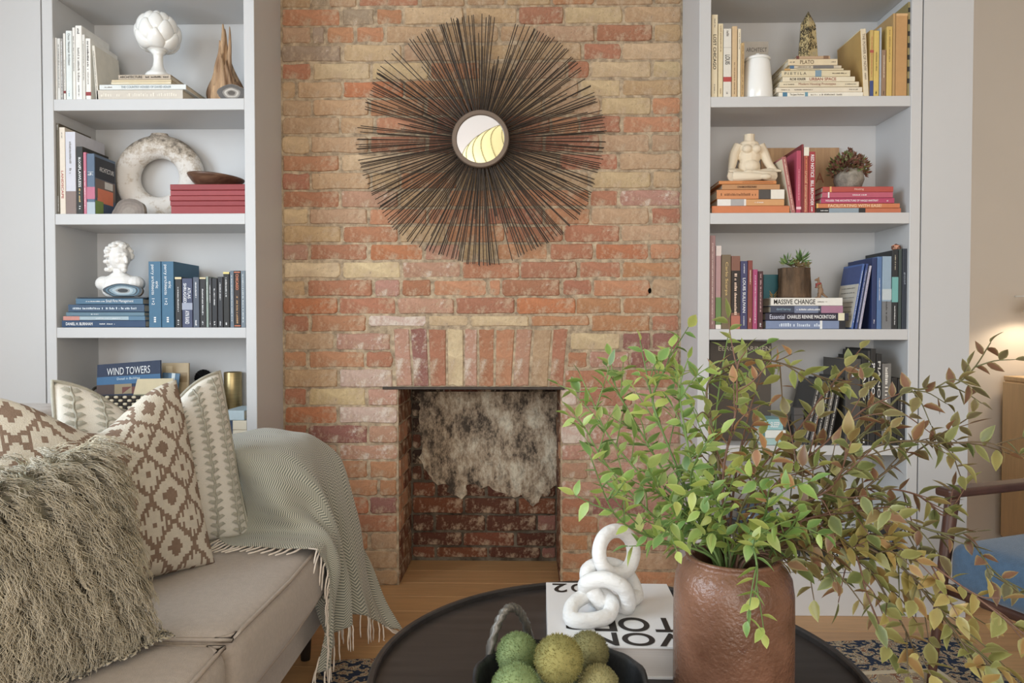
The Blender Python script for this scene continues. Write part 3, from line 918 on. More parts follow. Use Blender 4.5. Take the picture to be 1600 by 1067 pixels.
zt = stack(RU, 1, [
 (1215, 1346, 143.8, 'd3cdbd', 'white Japan Architect volume at the bottom of the stack under the stone point', [('The Japan Architect', .13, .3, .5, BLK), ('', .38, .75, .5, GRY)], [(.045, .1, A('3f7390')), (.31, .345, A('5a8a9c'))]),
 (1211.5, 1345, 135.6, 'cabfa9', 'cream book with three small black words, second in the stone point stack', [('', .05, .15, .3, BLK), ('', .21, .42, .3, BLK), ('', .85, .95, .3, BLK)], []),
 (1216, 1339.5, 127.3, 'c9bc9e', 'cream book on modern housing prototypes in the stone point stack', [('Modern Housing Prototypes', .24, .71, .6, A('7a3a28')), ('', .05, .18, .3, BLK), ('', .82, .96, .3, BLK)], []),
 (1221, 1333.3, 119.2, 'cdc2a6', 'cream book on urban space in the stone point stack', [('ROB KRIER', .1, .32, .5, BLK), ('URBAN SPACE', .37, .74, .6, A('8a4632'))], []),
 (1219.5, 1326, 109.3, 'c6b894', 'sand book lettered Pietila in the stone point stack', [('P I E T I L A', .04, .36, .42, A('5a5a52')), ('', .73, .95, .3, BLK)], [(.49, .58, A('6f8a9a'))]),
 (1223.5, 1315.5, 106.7, 'c9bb98', 'very thin cream booklet above the Pietila book', [('', .2, .6, .5, BLK)], [(.0, .1, A('b78a42'))]),
 (1232, 1312, 102, 'b8ab93', 'thin book with a grey photo strip just below the Plato book', [('', .14, .4, .5, BLK)], [(0, .08, A('4a6a8a')), (.45, .85, A('6e6a66'))]),
 (1229, 1305.5, 91.8, 'c8b692', 'tan Plato volume near the top of the stone point stack', [('PLATO', .24, .52, .62, A('6a5a40')), ('', .03, .13, .3, GRY), ('', .88, .97, .3, GRY)], []),
 (1242, 1294.5, 87, 'a98c6c', 'small thin brown booklet directly under the stone point', [], [(.0, .08, A('6a3a30')), (.8, .95, A('7a5a40'))], .12)])
Z_OB = zt
pn = upright(RU, 1, 1347, 1355.5, 45, 'c9bb9c', 'thick book on the power of now with ochre cover, leaning at the yellow row', [('THE POWER OF NOW', .07, .62, .5, A('7a6a5a')), ('', .65, .75, .5, A('7a6a5a'))], depth=.19, lean=-6)
bm = bmesh.new(); w = (at(1355.5, 400, F + .012).x - at(1347, 400, F + .012).x) / 2; box(bm, -w - .0005, -w + .0012, .002, .186, .002, .228); link('cover_print', bm, M_COVER, pn, A('b08a3e'))
S1b = [(1356, 1361.5, 47, 'b89a48', 'thin yellow book with red and blue foot, right of the ochre cover', [('', .1, .7, .4, A('a84a3a'))], [(.76, 1, A('3a4a7a')), (.3, .34, A('a84a3a'))]),
 (1361.9, 1370.5, 48, 'c2a646', 'bright yellow paperback in the yellow row', [('', .3, .6, .4, A('6a5a30')), ('', .92, .95, .5, BLK)], []),
 (1371, 1374, 43, '9aa0a6', 'slim pale grey book standing behind the short brown one', [], []),
 (1374.2, 1381.4, 78, '8a6c50', 'short brown paperback in the yellow row', [('', .12, .6, .4, A('cbb89a')), ('', .88, .95, .5, BLK)], []),
 (1382, 1391, 41.5, 'c09f42', 'tall yellow book left of the gold folder', [('', .05, .5, .35, A('7a6230'))], []),
 (1391.4, 1395.6, 21, 'a8854c', 'thin gold-brown folder beside the wide orange-tan book', [], []),
 (1396, 1414, 21, 'b08348', 'wide worn orange-tan book in the yellow row', [], [(0, .03, A('c49a62'))]),
 (1414.6, 1420.2, 3, '8a7a46', 'tall black and yellow striped book at the end of the yellow row', [], [(i * .125 + .06, i * .125 + .11, A('33302a')) for i in range(7)])]
for a, b, tp, hx, lbl, tx, bd in S1b: upright(RU, 1, a, b, tp, hx, lbl, tx, bd, depth=.18)

# ---- right bookcase, second shelf (orange and red)
OR = 'c46f33'
zt = stack(RU, 2, [
 (1112, 1233, 321.3, 'bf6a33', 'plain orange book at the bottom of the stack under the seated figure', [], [], .19),
 (1120.5, 1225, 310.8, 'c08a4e', 'book with a white photo half and an orange half under the seated figure', [('', .56, .7, .3, WHT)], [(0, .43, A('cfcac4')), (.2, .4, A('9a9796'))], .19),
 (1119.5, 1225, 296, 'c27a40', 'thick orange book with a dark round emblem and white label', [('', .06, .58, .5, A('7a4a26'))], [(.62, .8, A('4a4440')), (.8, 1, A('d0c9bc'))], .2),
 (1128, 1218, 287.5, 'ad7a48', 'tan-orange book on architecture near the top of the orange stack', [('ON ARCHITECTURE', .26, .6, .4, A('4a3020')), ('', .3, .56, .3, A('4a3020'))], [], .18),
 (1123, 1212.5, 282, 'bd7530', 'thin amber book directly under the seated figure', [('', .4, .95, .4, A('7a3a1a'))], [], .18)])
Z_YOGA = zt
lc = upright(RU, 2, 1236, 1243, 244, '9c5a54', 'paperback with a cream cover and dusty-red spine leaning on the orange stack', [('', .05, .95, .5, A('d0b0a0'))], depth=.16, lean=-16)
bm = bmesh.new(); w = (at(1243, 400, F + .012).x - at(1236, 400, F + .012).x) / 2; box(bm, -w - .0006, -w + .001, .002, .158, .003, .19); link('cover_print', bm, M_COVER, lc, A('c4b69c'))
S2 = [(1243.6, 1251, 235.5, 'a93a54', 'raspberry-red book right of the leaning paperback', [('', .3, .8, .3, A('d8a0a8'))], [(.9, .94, A('d8b0b8'))], .16),
 (1251.2, 1254.5, 225.5, '7a2a30', 'tall thin dark red folder behind the red books', [], [], .18),
 (1254.7, 1262.6, 230, '9a3f34', 'red book with a white top label on crucial conversations', [('crucial conversations', .36, .98, .5, A('d8b080')), ('', .14, .34, .4, A('d89040'))], [(0, .13, A('cfc8b8'))], .15),
 (1263, 1273, 237, '9a2f34', 'red book lettered Red Notice beside the wooden letter board', [('RED NOTICE', .05, .42, .5, WHT), ('BILL BROWDER', .47, .88, .5, WHT), ('', .9, .97, .4, WHT)], [], .15)]
for a, b, tp, hx, lbl, tx, bd, dp in S2: upright(RU, 2, a, b, tp, hx, lbl, tx, bd, depth=dp)
zt = stack(RU, 2, [
 (1275, 1407, 325, 'b5623a', 'book with a black and photo-strip spine at the bottom of the pink stack', [('', .05, .14, .35, WHT)], [(0, .15, A('2c2a2a')), (.15, .5, A('7f8f9a')), (.5, .58, A('2e2c2c'))], .2),
 (1275, 1405, 317.6, 'bd6a38', 'orange facilitation handbook second in the pink stack', [('FACILITATING WITH EASE!', .14, .78, .62, A('e0b890'))], [(0, .02, A('c9a040'))], .2),
 (1282.5, 1396.5, 309, 'a8345a', 'magenta book on house architecture in the pink stack', [('HOUSES: THE ARCHITECTURE OF NAGLE HARTRAY', .06, .78, .36, A('e8d0d4')), ('', .87, .92, .6, WHT)], [], .19),
 (1284, 1394, 300, 'b04a62', 'rose-pink book second from the top of the pink stack', [('', .43, .62, .35, A('e8d0d4'))], [(.08, .1, A('e0d0d0'))], .18),
 (1285, 1395, 291, 'a83f34', 'brick-red book directly under the stone planter', [('Housing', .45, .58, .4, A('e0c0b0'))], [(.1, .125, A('cf9a4a'))], .18)])
Z_POT = zt

# ---- right bookcase, third shelf (purple to blue)
S3 = [(1109, 1118.2, 368, '8d6a68', 'tall book with pink and white vertical stripes against the bookcase side', [('', .08, .95, .3, A('d8c0b8'))], [], .18),
 (1118.8, 1127, 384, 'a07a78', 'pink book with a green foot beside the striped one', [], [(.0, .12, A('c0b0a8')), (.62, .95, A('5d7a40')), (.95, 1, A('d0c8c0'))], .17),
 (1127.8, 1142.6, 398, '6a5940', 'olive-brown book lettered Carlo Scarpa', [('Carlo Scarpa', .1, .55, .36, GLD)], [], .18),
 (1143, 1157, 400, '7a4f3e', 'copper-patterned book with a black title strip', [('', .22, .8, .5, A('d8b8a0'))], [(.2, .78, A('2e2622')), (.82, 1, A('a8604a'))], .18),
 (1157.5, 1168.6, 408, '3d3e62', 'blue-purple book lettered Louis Sullivan', [('LOUIS SULLIVAN', .25, .76, .4, WHT), ('', .04, .18, .25, WHT), ('', .8, .95, .25, WHT)], [], .17),
 (1169, 1176.4, 407, '7d3a30', 'rust-red book right of the Louis Sullivan volume', [('', .14, .34, .4, A('e0c8a0')), ('', .84, .9, .5, A('d8c0a0'))], [], .17),
 (1176.8, 1184.4, 421, 'a03a68', 'magenta book in the purple row', [('', .1, .9, .35, A('e0c0d0'))], [], .16),
 (1185, 1193, 423.6, '4a2a2c', 'dark maroon book at the end of the purple row', [('', .05, .7, .4, A('c9a0a0')), ('', .9, .96, .5, WHT)], [], .16)]
for a, b, tp, hx, lbl, tx, bd, dp in S3: upright(RU, 3, a, b, tp, hx, lbl, tx, bd, depth=dp)
zt = stack(RU, 3, [
 (1197.5, 1322, 500.8, '6d7d9e', 'blue and white patterned book at the bottom of the stack under the tree stump', [('', .15, .7, .7, A('b9c4d4'))], [(.68, .71, A('cfd0d0')), (.92, 1, A('26262c'))], .2),
 (1197, 1327, 489, '2d2a3a', 'dark navy Mackintosh volume in the stack under the tree stump', [('Essential', .05, .23, .6, A('c0c4d8')), ('CHARLES RENNIE MACKINTOSH', .26, .84, .5, WHT)], [(.875, .95, A('d0c8a8'))], .2),
 (1205, 1318, 477.8, '3d4458', 'slate book with a pink end in the stack under the tree stump', [('david harvey', .08, .28, .45, A('7fa0b0')), ('', .32, .68, .4, WHT)], [(.33, .66, A('6a7590')), (.7, 1, A('9a6a84'))], .18),
 (1205.5, 1317.5, 465, 'cfccc4', 'white book titled Massive Change lying under the tree stump', [('MASSIVE CHANGE', .04, .62, .62, BLK), ('', .65, .8, .22, BLK)], [], .18)])
Z_STUMP = zt
q1 = upright(RU, 3, 1331, 1334.5, 411, '3f5f9c', 'thin blue book leaning with its pale printed cover showing beside the stump stack', [('', .1, .9, .5, WHT)], depth=.15, lean=17)
w = (at(1334.5, 400, F + .012).x - at(1331, 400, F + .012).x) / 2
for z0, z1, hx in ((.16, .222, '3a4a7c'), (.004, .158, 'b9b2a4')):
    bm = bmesh.new(); box(bm, -w - .0006, -w + .0008, .002, .148, z0, z1); link('cover_print', bm, M_COVER, q1, A(hx))
for k in range(7): marks(q1, (-w - .0009, .075, .145 - k * .017), (0, -1, 0), (0, 0, 1), .11, .006, A('5a5550'), 40 + k)
upright(RU, 3, 1337, 1341, 411, '34487e', 'second leaning blue book behind the pale printed cover', [('', .1, .9, .4, WHT)], depth=.16, lean=16.5)
upright(RU, 3, 1343, 1346.5, 414, 'a9a6b6', 'thin white-purple booklet leaning behind the two blue books', [('', .1, .9, .5, A('54407a'))], depth=.16, lean=16)
S3b = [(1363, 1370.5, 403, '26345e', 'tall navy book right of the leaning booklets', [('', .86, .92, .3, WHT)], [], .19),
 (1370.9, 1378.6, 401, '4a6a98', 'mid-blue book beside the navy one', [('', .3, .6, .3, WHT)], [], .18),
 (1379, 1393.6, 400.5, '8299ac', 'pale blue book with a grey photo foot', [('', .62, .9, .3, BLK)], [(.45, .6, A('a9b4b8')), (.62, 1, A('6c6e70'))], .18),
 (1394.2, 1404, 391, '2a2c2e', 'black book with a turquoise block on its spine', [('', .06, .25, .3, A('b0a890')), ('', .7, .95, .3, WHT)], [(.34, .66, A('5fa09c'))], .2),
 (1404.6, 1409.6, 389, '3a4644', 'thin dark green-grey book beside the turquoise-blocked one', [], [], .19),
 (1410.2, 1420, 388.5, '2e3540', 'dark slate book at the end of the blue row', [('pool', .3, .44, .4, A('9aa4b0'))], [], .19)]
for a, b, tp, hx, lbl, tx, bd, dp in S3b: upright(RU, 3, a, b, tp, hx, lbl, tx, bd, depth=dp)

# ---- right bookcase, fourth shelf (black books) and fifth
face_book(RU, 4, 1110, 1206.5, 533.5, '4a423a', 'large dark brown book lettered Saarinen facing out behind the leaves', F + .10, .03, [('EERO SAARINEN', .06, .93, .84, .045, A('b0a590'))])
stack(RU, 4, [
 (1196, 1232, 685, '8fb0ae', 'teal-grey book at the bottom of the little stack near the Saarinen book', [], [], .1),
 (1194, 1230, 672, 'c9cdc8', 'white book in the little stack near the Saarinen book', [], [(.0, .1, A('4a7a7a'))], .1),
 (1198, 1226, 655, '7fb0b4', 'light teal book about sleep on top of the little stack', [('SLEEP', .3, .8, .5, WHT)], [], .1)], off=.0)
for k, (a, tp, ln, hx, lb_) in enumerate(((1257, 600, 21, '3c3a38', 'first'), (1266, 594, 21, '4a4846', 'second'), (1275, 592, 20, '2e2d2c', 'third'), (1284, 590, 20, '57534e', 'fourth'), (1293, 588, 20, '2f2d2c', 'fifth'))):
    upright(RU, 4, a, a + 7.4, tp, hx, lb_ + ' of the five black-and-grey books leaning in the fourth row, counted from the Saarinen book', [('', .08, .92, .5, A('b8b4ac'))], depth=.17, lean=ln)
S4 = [(1323, 1347.5, 561, '46433f', 'wide dark grey Alvaro Siza book standing among the black books', [('', .1, .2, .3, WHT)], [], .19),
 (1348, 1357.4, 556, '242322', 'black book lettered Piano beside the Alvaro Siza book', [('PIANO', .12, .5, .5, A('c0bcb4')), ('', .93, .97, .5, WHT)], [], .19),
 (1357.8, 1361.8, 548, '3a3836', 'thin charcoal book between the two Piano volumes', [('', .1, .8, .4, WHT)], [], .2),
 (1362.2, 1370.8, 545, '2a2928', 'tall black book with a bold white title', [('PLATO', .15, .48, .55, WHT)], [], .2),
 (1371.2, 1380, 553, '262524', 'second black book lettered Piano', [('PIANO', .08, .48, .5, A('b8b4ac'))], [], .19),
 (1380.6, 1395, 568, '6a6762', 'grey newsprint-patterned book in the black row', [('', .05, .95, .6, A('cfcac0'))], [], .19),
 (1395.6, 1405, 590, '242322', 'short black book with a small white foot mark', [('', .9, .95, .5, WHT)], [], .18),
 (1405.4, 1418, 592, '2c2a29', 'short black book at the end of the black row', [('', .2, .7, .3, A('c0bcb4')), ('', .9, .95, .5, WHT)], [], .18)]
for a, b, tp, hx, lbl, tx, bd, dp in S4: upright(RU, 4, a, b, tp, hx, lbl, tx, bd, depth=dp)
lettering('Alvaro Siza', [o for o in bpy.data.objects if 'Alvaro Siza book standing' in o.get('label', '')][0], (0, -.001, .262), (1, 0, 0), (0, 0, 1), .042, .011, WHT)
stack(RU, 5, [
 (1225, 1255, 860, '2a2826', 'small black book lettered drawings on the lowest shelf', [('', .2, .85, .35, WHT)], [], .17),
 (1226, 1254, 846, '6b5236', 'brown book on top of the small black one on the lowest shelf', [], [], .17)])
stack(RU, 5, [
 (1275, 1410, 861, '232322', 'black book on the soul of a tree at the bottom of the lowest stack', [('THE SOUL OF A TREE', .18, .66, .5, WHT), ('', .88, .96, .5, WHT)], [], .2),
 (1280, 1408, 849, '2b2b2d', 'black book second in the lowest stack behind the branches', [('', .3, .5, .5, WHT)], [], .2),
 (1282, 1400, 838, '5a6a86', 'slate-blue book in the lowest stack behind the branches', [('', .1, .6, .4, WHT)], [], .2),
 (1284, 1404, 826, '303234', 'charcoal book in the lowest stack behind the branches', [('', .3, .8, .4, WHT)], [], .2),
 (1286, 1398, 814, '9aa0a2', 'grey book on top of the lowest stack behind the branches', [('', .3, .8, .4, BLK)], [], .19)])
stack(RU, 5, [
 (1118, 1212, 860, '30302f', 'black book at the bottom of the stack behind the vase', [('', .2, .8, .4, WHT)], [], .2),
 (1120, 1210, 846, '3c4044', 'charcoal book in the middle of the stack behind the vase', [('', .2, .8, .4, WHT)], [], .2),
 (1122, 1206, 833, '56524c', 'grey-brown book on top of the stack behind the vase', [('', .2, .8, .4, WHT)], [], .2),
 ])
Z_BALL = at(1165, 833, F + .012).z
# ================================================================== ORNAMENTS ON THE SHELVES
M_CERAMIC = mat('white_glaze', A('d6d4d0'), 0.18, var=.04, vscale=6, spec=.6, coat=.3)
M_PLASTER = mat('white_plaster', A('d2d0cc'), 0.6, var=.05, vscale=12)
YM = F + .09           # where ornaments stand in the depth of a shelf

# ---- ceramic artichoke
def artichoke():
    YM = F + .058
    p = at(247.5, 117, YM)
    t = thing('artichoke_ornament', 'white glazed ceramic artichoke on a pedestal standing on stacked books', 'ornament', (p.x, YM, Z_ART))
    s = YM / 1132.0
    top = at(247.5, 25, YM).z - Z_ART
    prof = [(0, 0), (.044, 0), (.044, .007), (.040, .013), (.028, .020), (.018, .036), (.0155, .055), (.017, .070), (.03, .080), (0, .086)]
    k = (at(247.5, 84, YM).z - Z_ART) / .075
    prof = [(r * .98, z * k) for r, z in prof]
    link('pedestal', lathe_bm(prof, 32), M_CERAMIC, t, smooth=True)
    zc = at(247.5, 55, YM).z - Z_ART
    rg = .068
    bm = bmesh.new(); ellipsoid(bm, (0, 0, zc), (rg * .93, rg * .93, rg * .98), u=28, v=18)
    link('core', bm, M_CERAMIC, t, smooth=True)
    # overlapping scales, each a swelling leaf tucked into the globe at its edges
    rows = [(-1.0, 6, .036, .070, .0), (-.62, 6, .037, .080, .5), (-.12, 6, .034, .076, .0), (.36, 5, .028, .062, .5), (.80, 4, .020, .045, .0)]
    for e, n, w, h, ph in rows:
        for i in range(n):
            a = 2 * math.pi * (i + ph) / n - math.pi / 2 + .35
            bm = bmesh.new(); vs = []
            N_, M_ = 12, 14
            for j in range(M_ + 1):
                v = j / M_
                half = w * (math.sin(math.pi * min(1, .25 + .75 * v)) ** .85) * (1 - .15 * v)
                vr = []
                for q in range(N_ + 1):
                    u = -1 + 2 * q / N_
                    edge = max(abs(u) ** 6, (1 - v) ** 8, v ** 14)
                    el = e + v * h / rg
                    r = rg * (.97 + .15 * v) + .007 * (1 - u * u) * math.sin(math.pi * min(1, v * 1.02)) ** .5 - edge * .0045
                    az = a + u * half / (rg * max(.38, math.cos(max(-1.2, min(1.2, el)))))
                    vr.append(bm.verts.new((r * math.cos(el) * math.cos(az), r * math.cos(el) * math.sin(az), zc + r * 1.04 * math.sin(el))))
                vs.append(vr)
            for j in range(M_):
                for q in range(N_): bm.faces.new((vs[j][q], vs[j][q + 1], vs[j + 1][q + 1], vs[j + 1][q]))
            link('scale', bm, M_CERAMIC, t, smooth=True)
artichoke()

# ---- driftwood
def driftwood():
    """weathered root: a fluted, folded body drawn up into two splinters"""
    y = F + .12
    a, b = at(328, 150, y).x, at(383, 150, y).x
    z0 = LU['shelf'][1][0]
    H = at(352, 39, y).z - z0
    t = thing('driftwood_piece', 'upright piece of splintered brown driftwood behind a grey agate slice', 'driftwood', ((a + b) / 2, y, z0))
    m = mat('driftwood', A('b8946a'), .8, vscale=7, col2=A('6a4a32'), bump=1.0, bscale=30, stretch=(5, 5, .6))
    w = (b - a) / 2
    bm = bmesh.new(); n, mm = 64, 30; vs = []
    for j in range(mm):
        v = j / (mm - 1); row = []
        hw = w * (.86 + .14 * math.sin(v * 5)) * (1 - .42 * v ** 2)      # half width at this height
        for i in range(n):
            u = 2 * math.pi * i / n
            fl = 1 + .10 * math.sin(13 * u + 3 * v) + .08 * math.sin(21 * u - 4 * v) + .06 * mnoise.noise(Vector((math.cos(u) * 4, math.sin(u) * 4, v * 3)))
            x = hw * math.cos(u) * fl - .012 * v
            yy = .040 * math.sin(u) * fl * (1 - .4 * v)
            # the upper edge is torn: higher left of centre
            hgt = H * (.50 + .16 * math.exp(-((math.cos(u) + .15) / .35) ** 2) + .05 * math.sin(17 * u) + .03 * math.sin(31 * u))
            row.append(bm.verts.new((x, yy, v * hgt)))
        vs.append(row)
    for j in range(mm - 1):
        for i in range(n): bm.faces.new((vs[j][i], vs[j][(i + 1) % n], vs[j + 1][(i + 1) % n], vs[j + 1][i]))
    bm.faces.new(vs[0][::-1]); c = bm.verts.new((-.012, 0, H * .42))
    for i in range(n): bm.faces.new((vs[-1][i], vs[-1][(i + 1) % n], c))
    link('root_body', bm, m, t, smooth=True)
    for x0, x1, h0, h1, r0, yy in ((-.022, -.012, .30, 1.0, .013, -.012), (-.006, -.008, .34, .95, .011, 0), (-.034, -.022, .25, .80, .010, -.02), (.012, .012, .36, .97, .008, -.01), (-.014, -.020, .3, .88, .009, .012)):
        bm = bmesh.new()
        p = catmull([(x0, yy, H * h0), (x0 * .9 + .002, yy, H * (h0 * .6 + h1 * .4)), (x1 + .002, yy * .8, H * (h0 * .25 + h1 * .75)), (x1, yy * .6, H * h1)], 6)
        k = len(p)
        tube(bm, p, [r0 * (1 - .82 * (q / (k - 1)) ** 1.8) for q in range(k)], 9, lobes=4, lobe=.16, twist=.1)
        link('splinter', bm, m, t, smooth=True)
driftwood()

def agate(name, label, px, py, rx, ry, y, z0, rings, rot=0, flat=.0, seed=1, thick=.014, tiltx=-8):
    """polished slice standing on edge; colours run from rim to heart"""
    c = at(px, py, y)
    t = thing(name, label, 'agate', (c.x, y, z0 + .0024), (R(tiltx), 0, 0))
    rr = random.Random(seed)
    s = y / 1132.0
    n = 40
    wob = [1 + .05 * math.sin(2 * i * 2 * math.pi / n + seed) + .03 * math.sin(5 * i * 2 * math.pi / n + seed * 2) + rr.uniform(-.015, .015) for i in range(n)]
    RX, RZ = rx * s, ry * s
    zc = RZ * (1 - flat)
    def P(i, k, yy):
        a = 2 * math.pi * i / n
        z = zc + RZ * wob[i] * k * math.sin(a)
        return Vector((RX * wob[i] * k * math.cos(a), yy, max(.0005 + .0, z)))
    prev = None
    ks = [r[0] for r in rings] + [0]
    bm = bmesh.new()
    o0 = [bm.verts.new(P(i, 1, 0)) for i in range(n)]; o1 = [bm.verts.new(P(i, 1, thick)) for i in range(n)]
    bm.faces.new(o1)
    bm.faces.new(o0[::-1])
    for i in range(n): bm.faces.new((o0[i], o0[(i + 1) % n], o1[(i + 1) % n], o1[i]))
    link('rind', bm, mat('stone_rind', A('5d534a'), .7, vscale=40, col2=A('8a7f72'), bump=.5, bscale=60), t)
    for j, (k, hx) in enumerate(rings):
        kn = ks[j + 1]
        bm = bmesh.new()
        A0 = [bm.verts.new(P(i, k, -.0004 - j * .0001)) for i in range(n)]
        if kn > 0:
            B0 = [bm.verts.new(P(i, kn, -.0004 - j * .0001)) for i in range(n)]
            for i in range(n): bm.faces.new((A0[i], A0[(i + 1) % n], B0[(i + 1) % n], B0[i]))
        else: bm.faces.new(A0)
        link('band', bm, mat('polished_agate', None, .38, var=.25, vscale=60, spec=.3), t, A(hx))
    return t
agate('agate_slice', 'grey agate slice with a pale heart leaning on driftwood', 361, 140, 22.5, 14.5, F + .045, LU['shelf'][1][0], [(.96, '5e5a57'), (.62, '8a837b'), (.5, 'b5aea4'), (.36, '8f877e'), (.25, '5c554f')], seed=3, flat=.06)
agate('agate_slice', 'low brown half-round agate slice in front of the ring vase', 200.5, 333, 27, 24, F + .03, LU['shelf'][2][0], [(.97, '6a5c50'), (.8, '75665a'), (.6, '7d6f62'), (.4, '86796c')], seed=5, flat=.97, thick=.02)
agate('agate_slice', 'blue-black banded agate slice leaning on the marble bust', 191.5, 451, 31, 11.5, F + .022, Z_BUST, [(.98, '26343e'), (.84, '3f6478'), (.76, '222e36'), (.68, '6f8794'), (.52, '94a4ac'), (.36, '7f7f7c'), (.26, '1e1c1a')], seed=9, thick=.012, flat=.22)

# ---- ring vase
def ring_vase():
    y = F + .2
    c = at(250, 276, y); s = y / 1132.0
    z0 = LU['shelf'][2][0]
    t = thing('ring_vase', 'large white ring-shaped pottery vase with rough grey-brown patches', 'vase', (c.x, y, z0))
    bm = bmesh.new(); n, m = 72, 22
    Rc, rt = (70 + 32) / 2 * s, (70 - 32) / 2 * s
    zc = Rc + rt - .004
    vs = []
    for i in range(n):
        a = 2 * math.pi * i / n
        row = []
        for k in range(m):
            b = 2 * math.pi * k / m
            rr_ = Rc + rt * math.cos(b)
            row.append(bm.verts.new((rr_ * math.cos(a),   .042 * math.sin(b), max(0.0, zc + rr_ * .945 * math.sin(a)))))
        vs.append(row)
    for i in range(n):
        for k in range(m):
            bm.faces.new((vs[i][k], vs[(i + 1) % n][k], vs[(i + 1) % n][(k + 1) % m], vs[i][(k + 1) % m]))
    mt = bpy.data.materials.new('patched_pottery'); mt.use_nodes = True
    nt = mt.node_tree; N, L = nt.nodes, nt.links; b_ = N['Principled BSDF']; b_.inputs['Roughness'].default_value = .85
    tc = N.new('ShaderNodeTexCoord')
    n1 = N.new('ShaderNodeTexNoise'); n1.inputs['Scale'].default_value = 30; n1.inputs['Detail'].default_value = 9; n1.inputs['Roughness'].default_value = .75
    n2 = N.new('ShaderNodeTexNoise'); n2.inputs['Scale'].default_value = 5; n2.inputs['Detail'].default_value = 3
    L.new(tc.outputs['Object'], n1.inputs['Vector']); L.new(tc.outputs['Object'], n2.inputs['Vector'])
    # grey firing marks sit round the neck and at the foot
    sx = N.new('ShaderNodeSeparateXYZ'); L.new(tc.outputs['Object'], sx.inputs[0])
    r1 = N.new('ShaderNodeMapRange'); r1.inputs[1].default_value = .20; r1.inputs[2].default_value = .30; r1.inputs[3].default_value = -.10; r1.inputs[4].default_value = .16; L.new(sx.outputs['Z'], r1.inputs[0])
    ad = N.new('ShaderNodeMath'); ad.operation = 'ADD'; L.new(n1.outputs['Fac'], ad.inputs[0]); L.new(r1.outputs[0], ad.inputs[1])
    ad2 = N.new('ShaderNodeMath'); ad2.operation = 'MULTIPLY_ADD'; L.new(n2.outputs['Fac'], ad2.inputs[0]); ad2.inputs[1].default_value = .5; ad2.inputs[2].default_value = -.22; 
    ad3 = N.new('ShaderNodeMath'); ad3.operation = 'ADD'; L.new(ad.outputs[0], ad3.inputs[0]); L.new(ad2.outputs[0], ad3.inputs[1])
    cr = N.new('ShaderNodeValToRGB'); e = cr.color_ramp.elements
    e[0].position = .46; e[0].color = A('c6c1ba'); e[1].position = .72; e[1].color = A('5f564c'); k = e.new(.58); k.color = A('a89a88')
    L.new(ad3.outputs[0], cr.inputs[0]); L.new(cr.outputs[0], b_.inputs['Base Color'])
    bp = N.new('ShaderNodeBump'); bp.inputs['Strength'].default_value = .6; bp.inputs['Distance'].default_value = .004; L.new(n1.outputs['Fac'], bp.inputs['Height']); L.new(bp.outputs[0], b_.inputs['Normal'])
    link('body', bm, mt, t, smooth=True)
    zt = zc + (Rc + rt) * .945
    nb_ = lathe_bm([(.062, zt - .030), (.048, zt - .012), (.036, zt - .002), (.031, zt + .003), (.031, zt + .006), (.026, zt + .006), (.022, zt - .004), (0, zt - .006)], 28)
    for v in nb_.verts: v.co.y *= .60
    link('neck', nb_, mt, t, smooth=True)
ring_vase()

def wooden_bowl():
    y = F + .10
    c = at(338, 280, y); s = y / 1132.0
    t = thing('wooden_bowl', 'shallow dark wooden bowl resting on the red books', 'bowl', (c.x, y, Z_RED))
    r = 42.5 * s
    prof = [(0, 0), (r * .6, 0), (r * .62, .002), (r * .82, .018), (r * .96, .034), (r, .041), (r * .985, .043), (r * .93, .036), (r * .78, .021), (r * .5, .006), (0, .004)]
    o = link('bowl_body', lathe_bm(prof, 48), mat('walnut_bowl', A('6a4a34'), .4, vscale=5, col2=A('44291b'), stretch=(2, 10, 10)), t, smooth=True)
    for v in o.data.vertices: v.co.z += .08 * -v.co.x * (v.co.z / .043)
wooden_bowl()

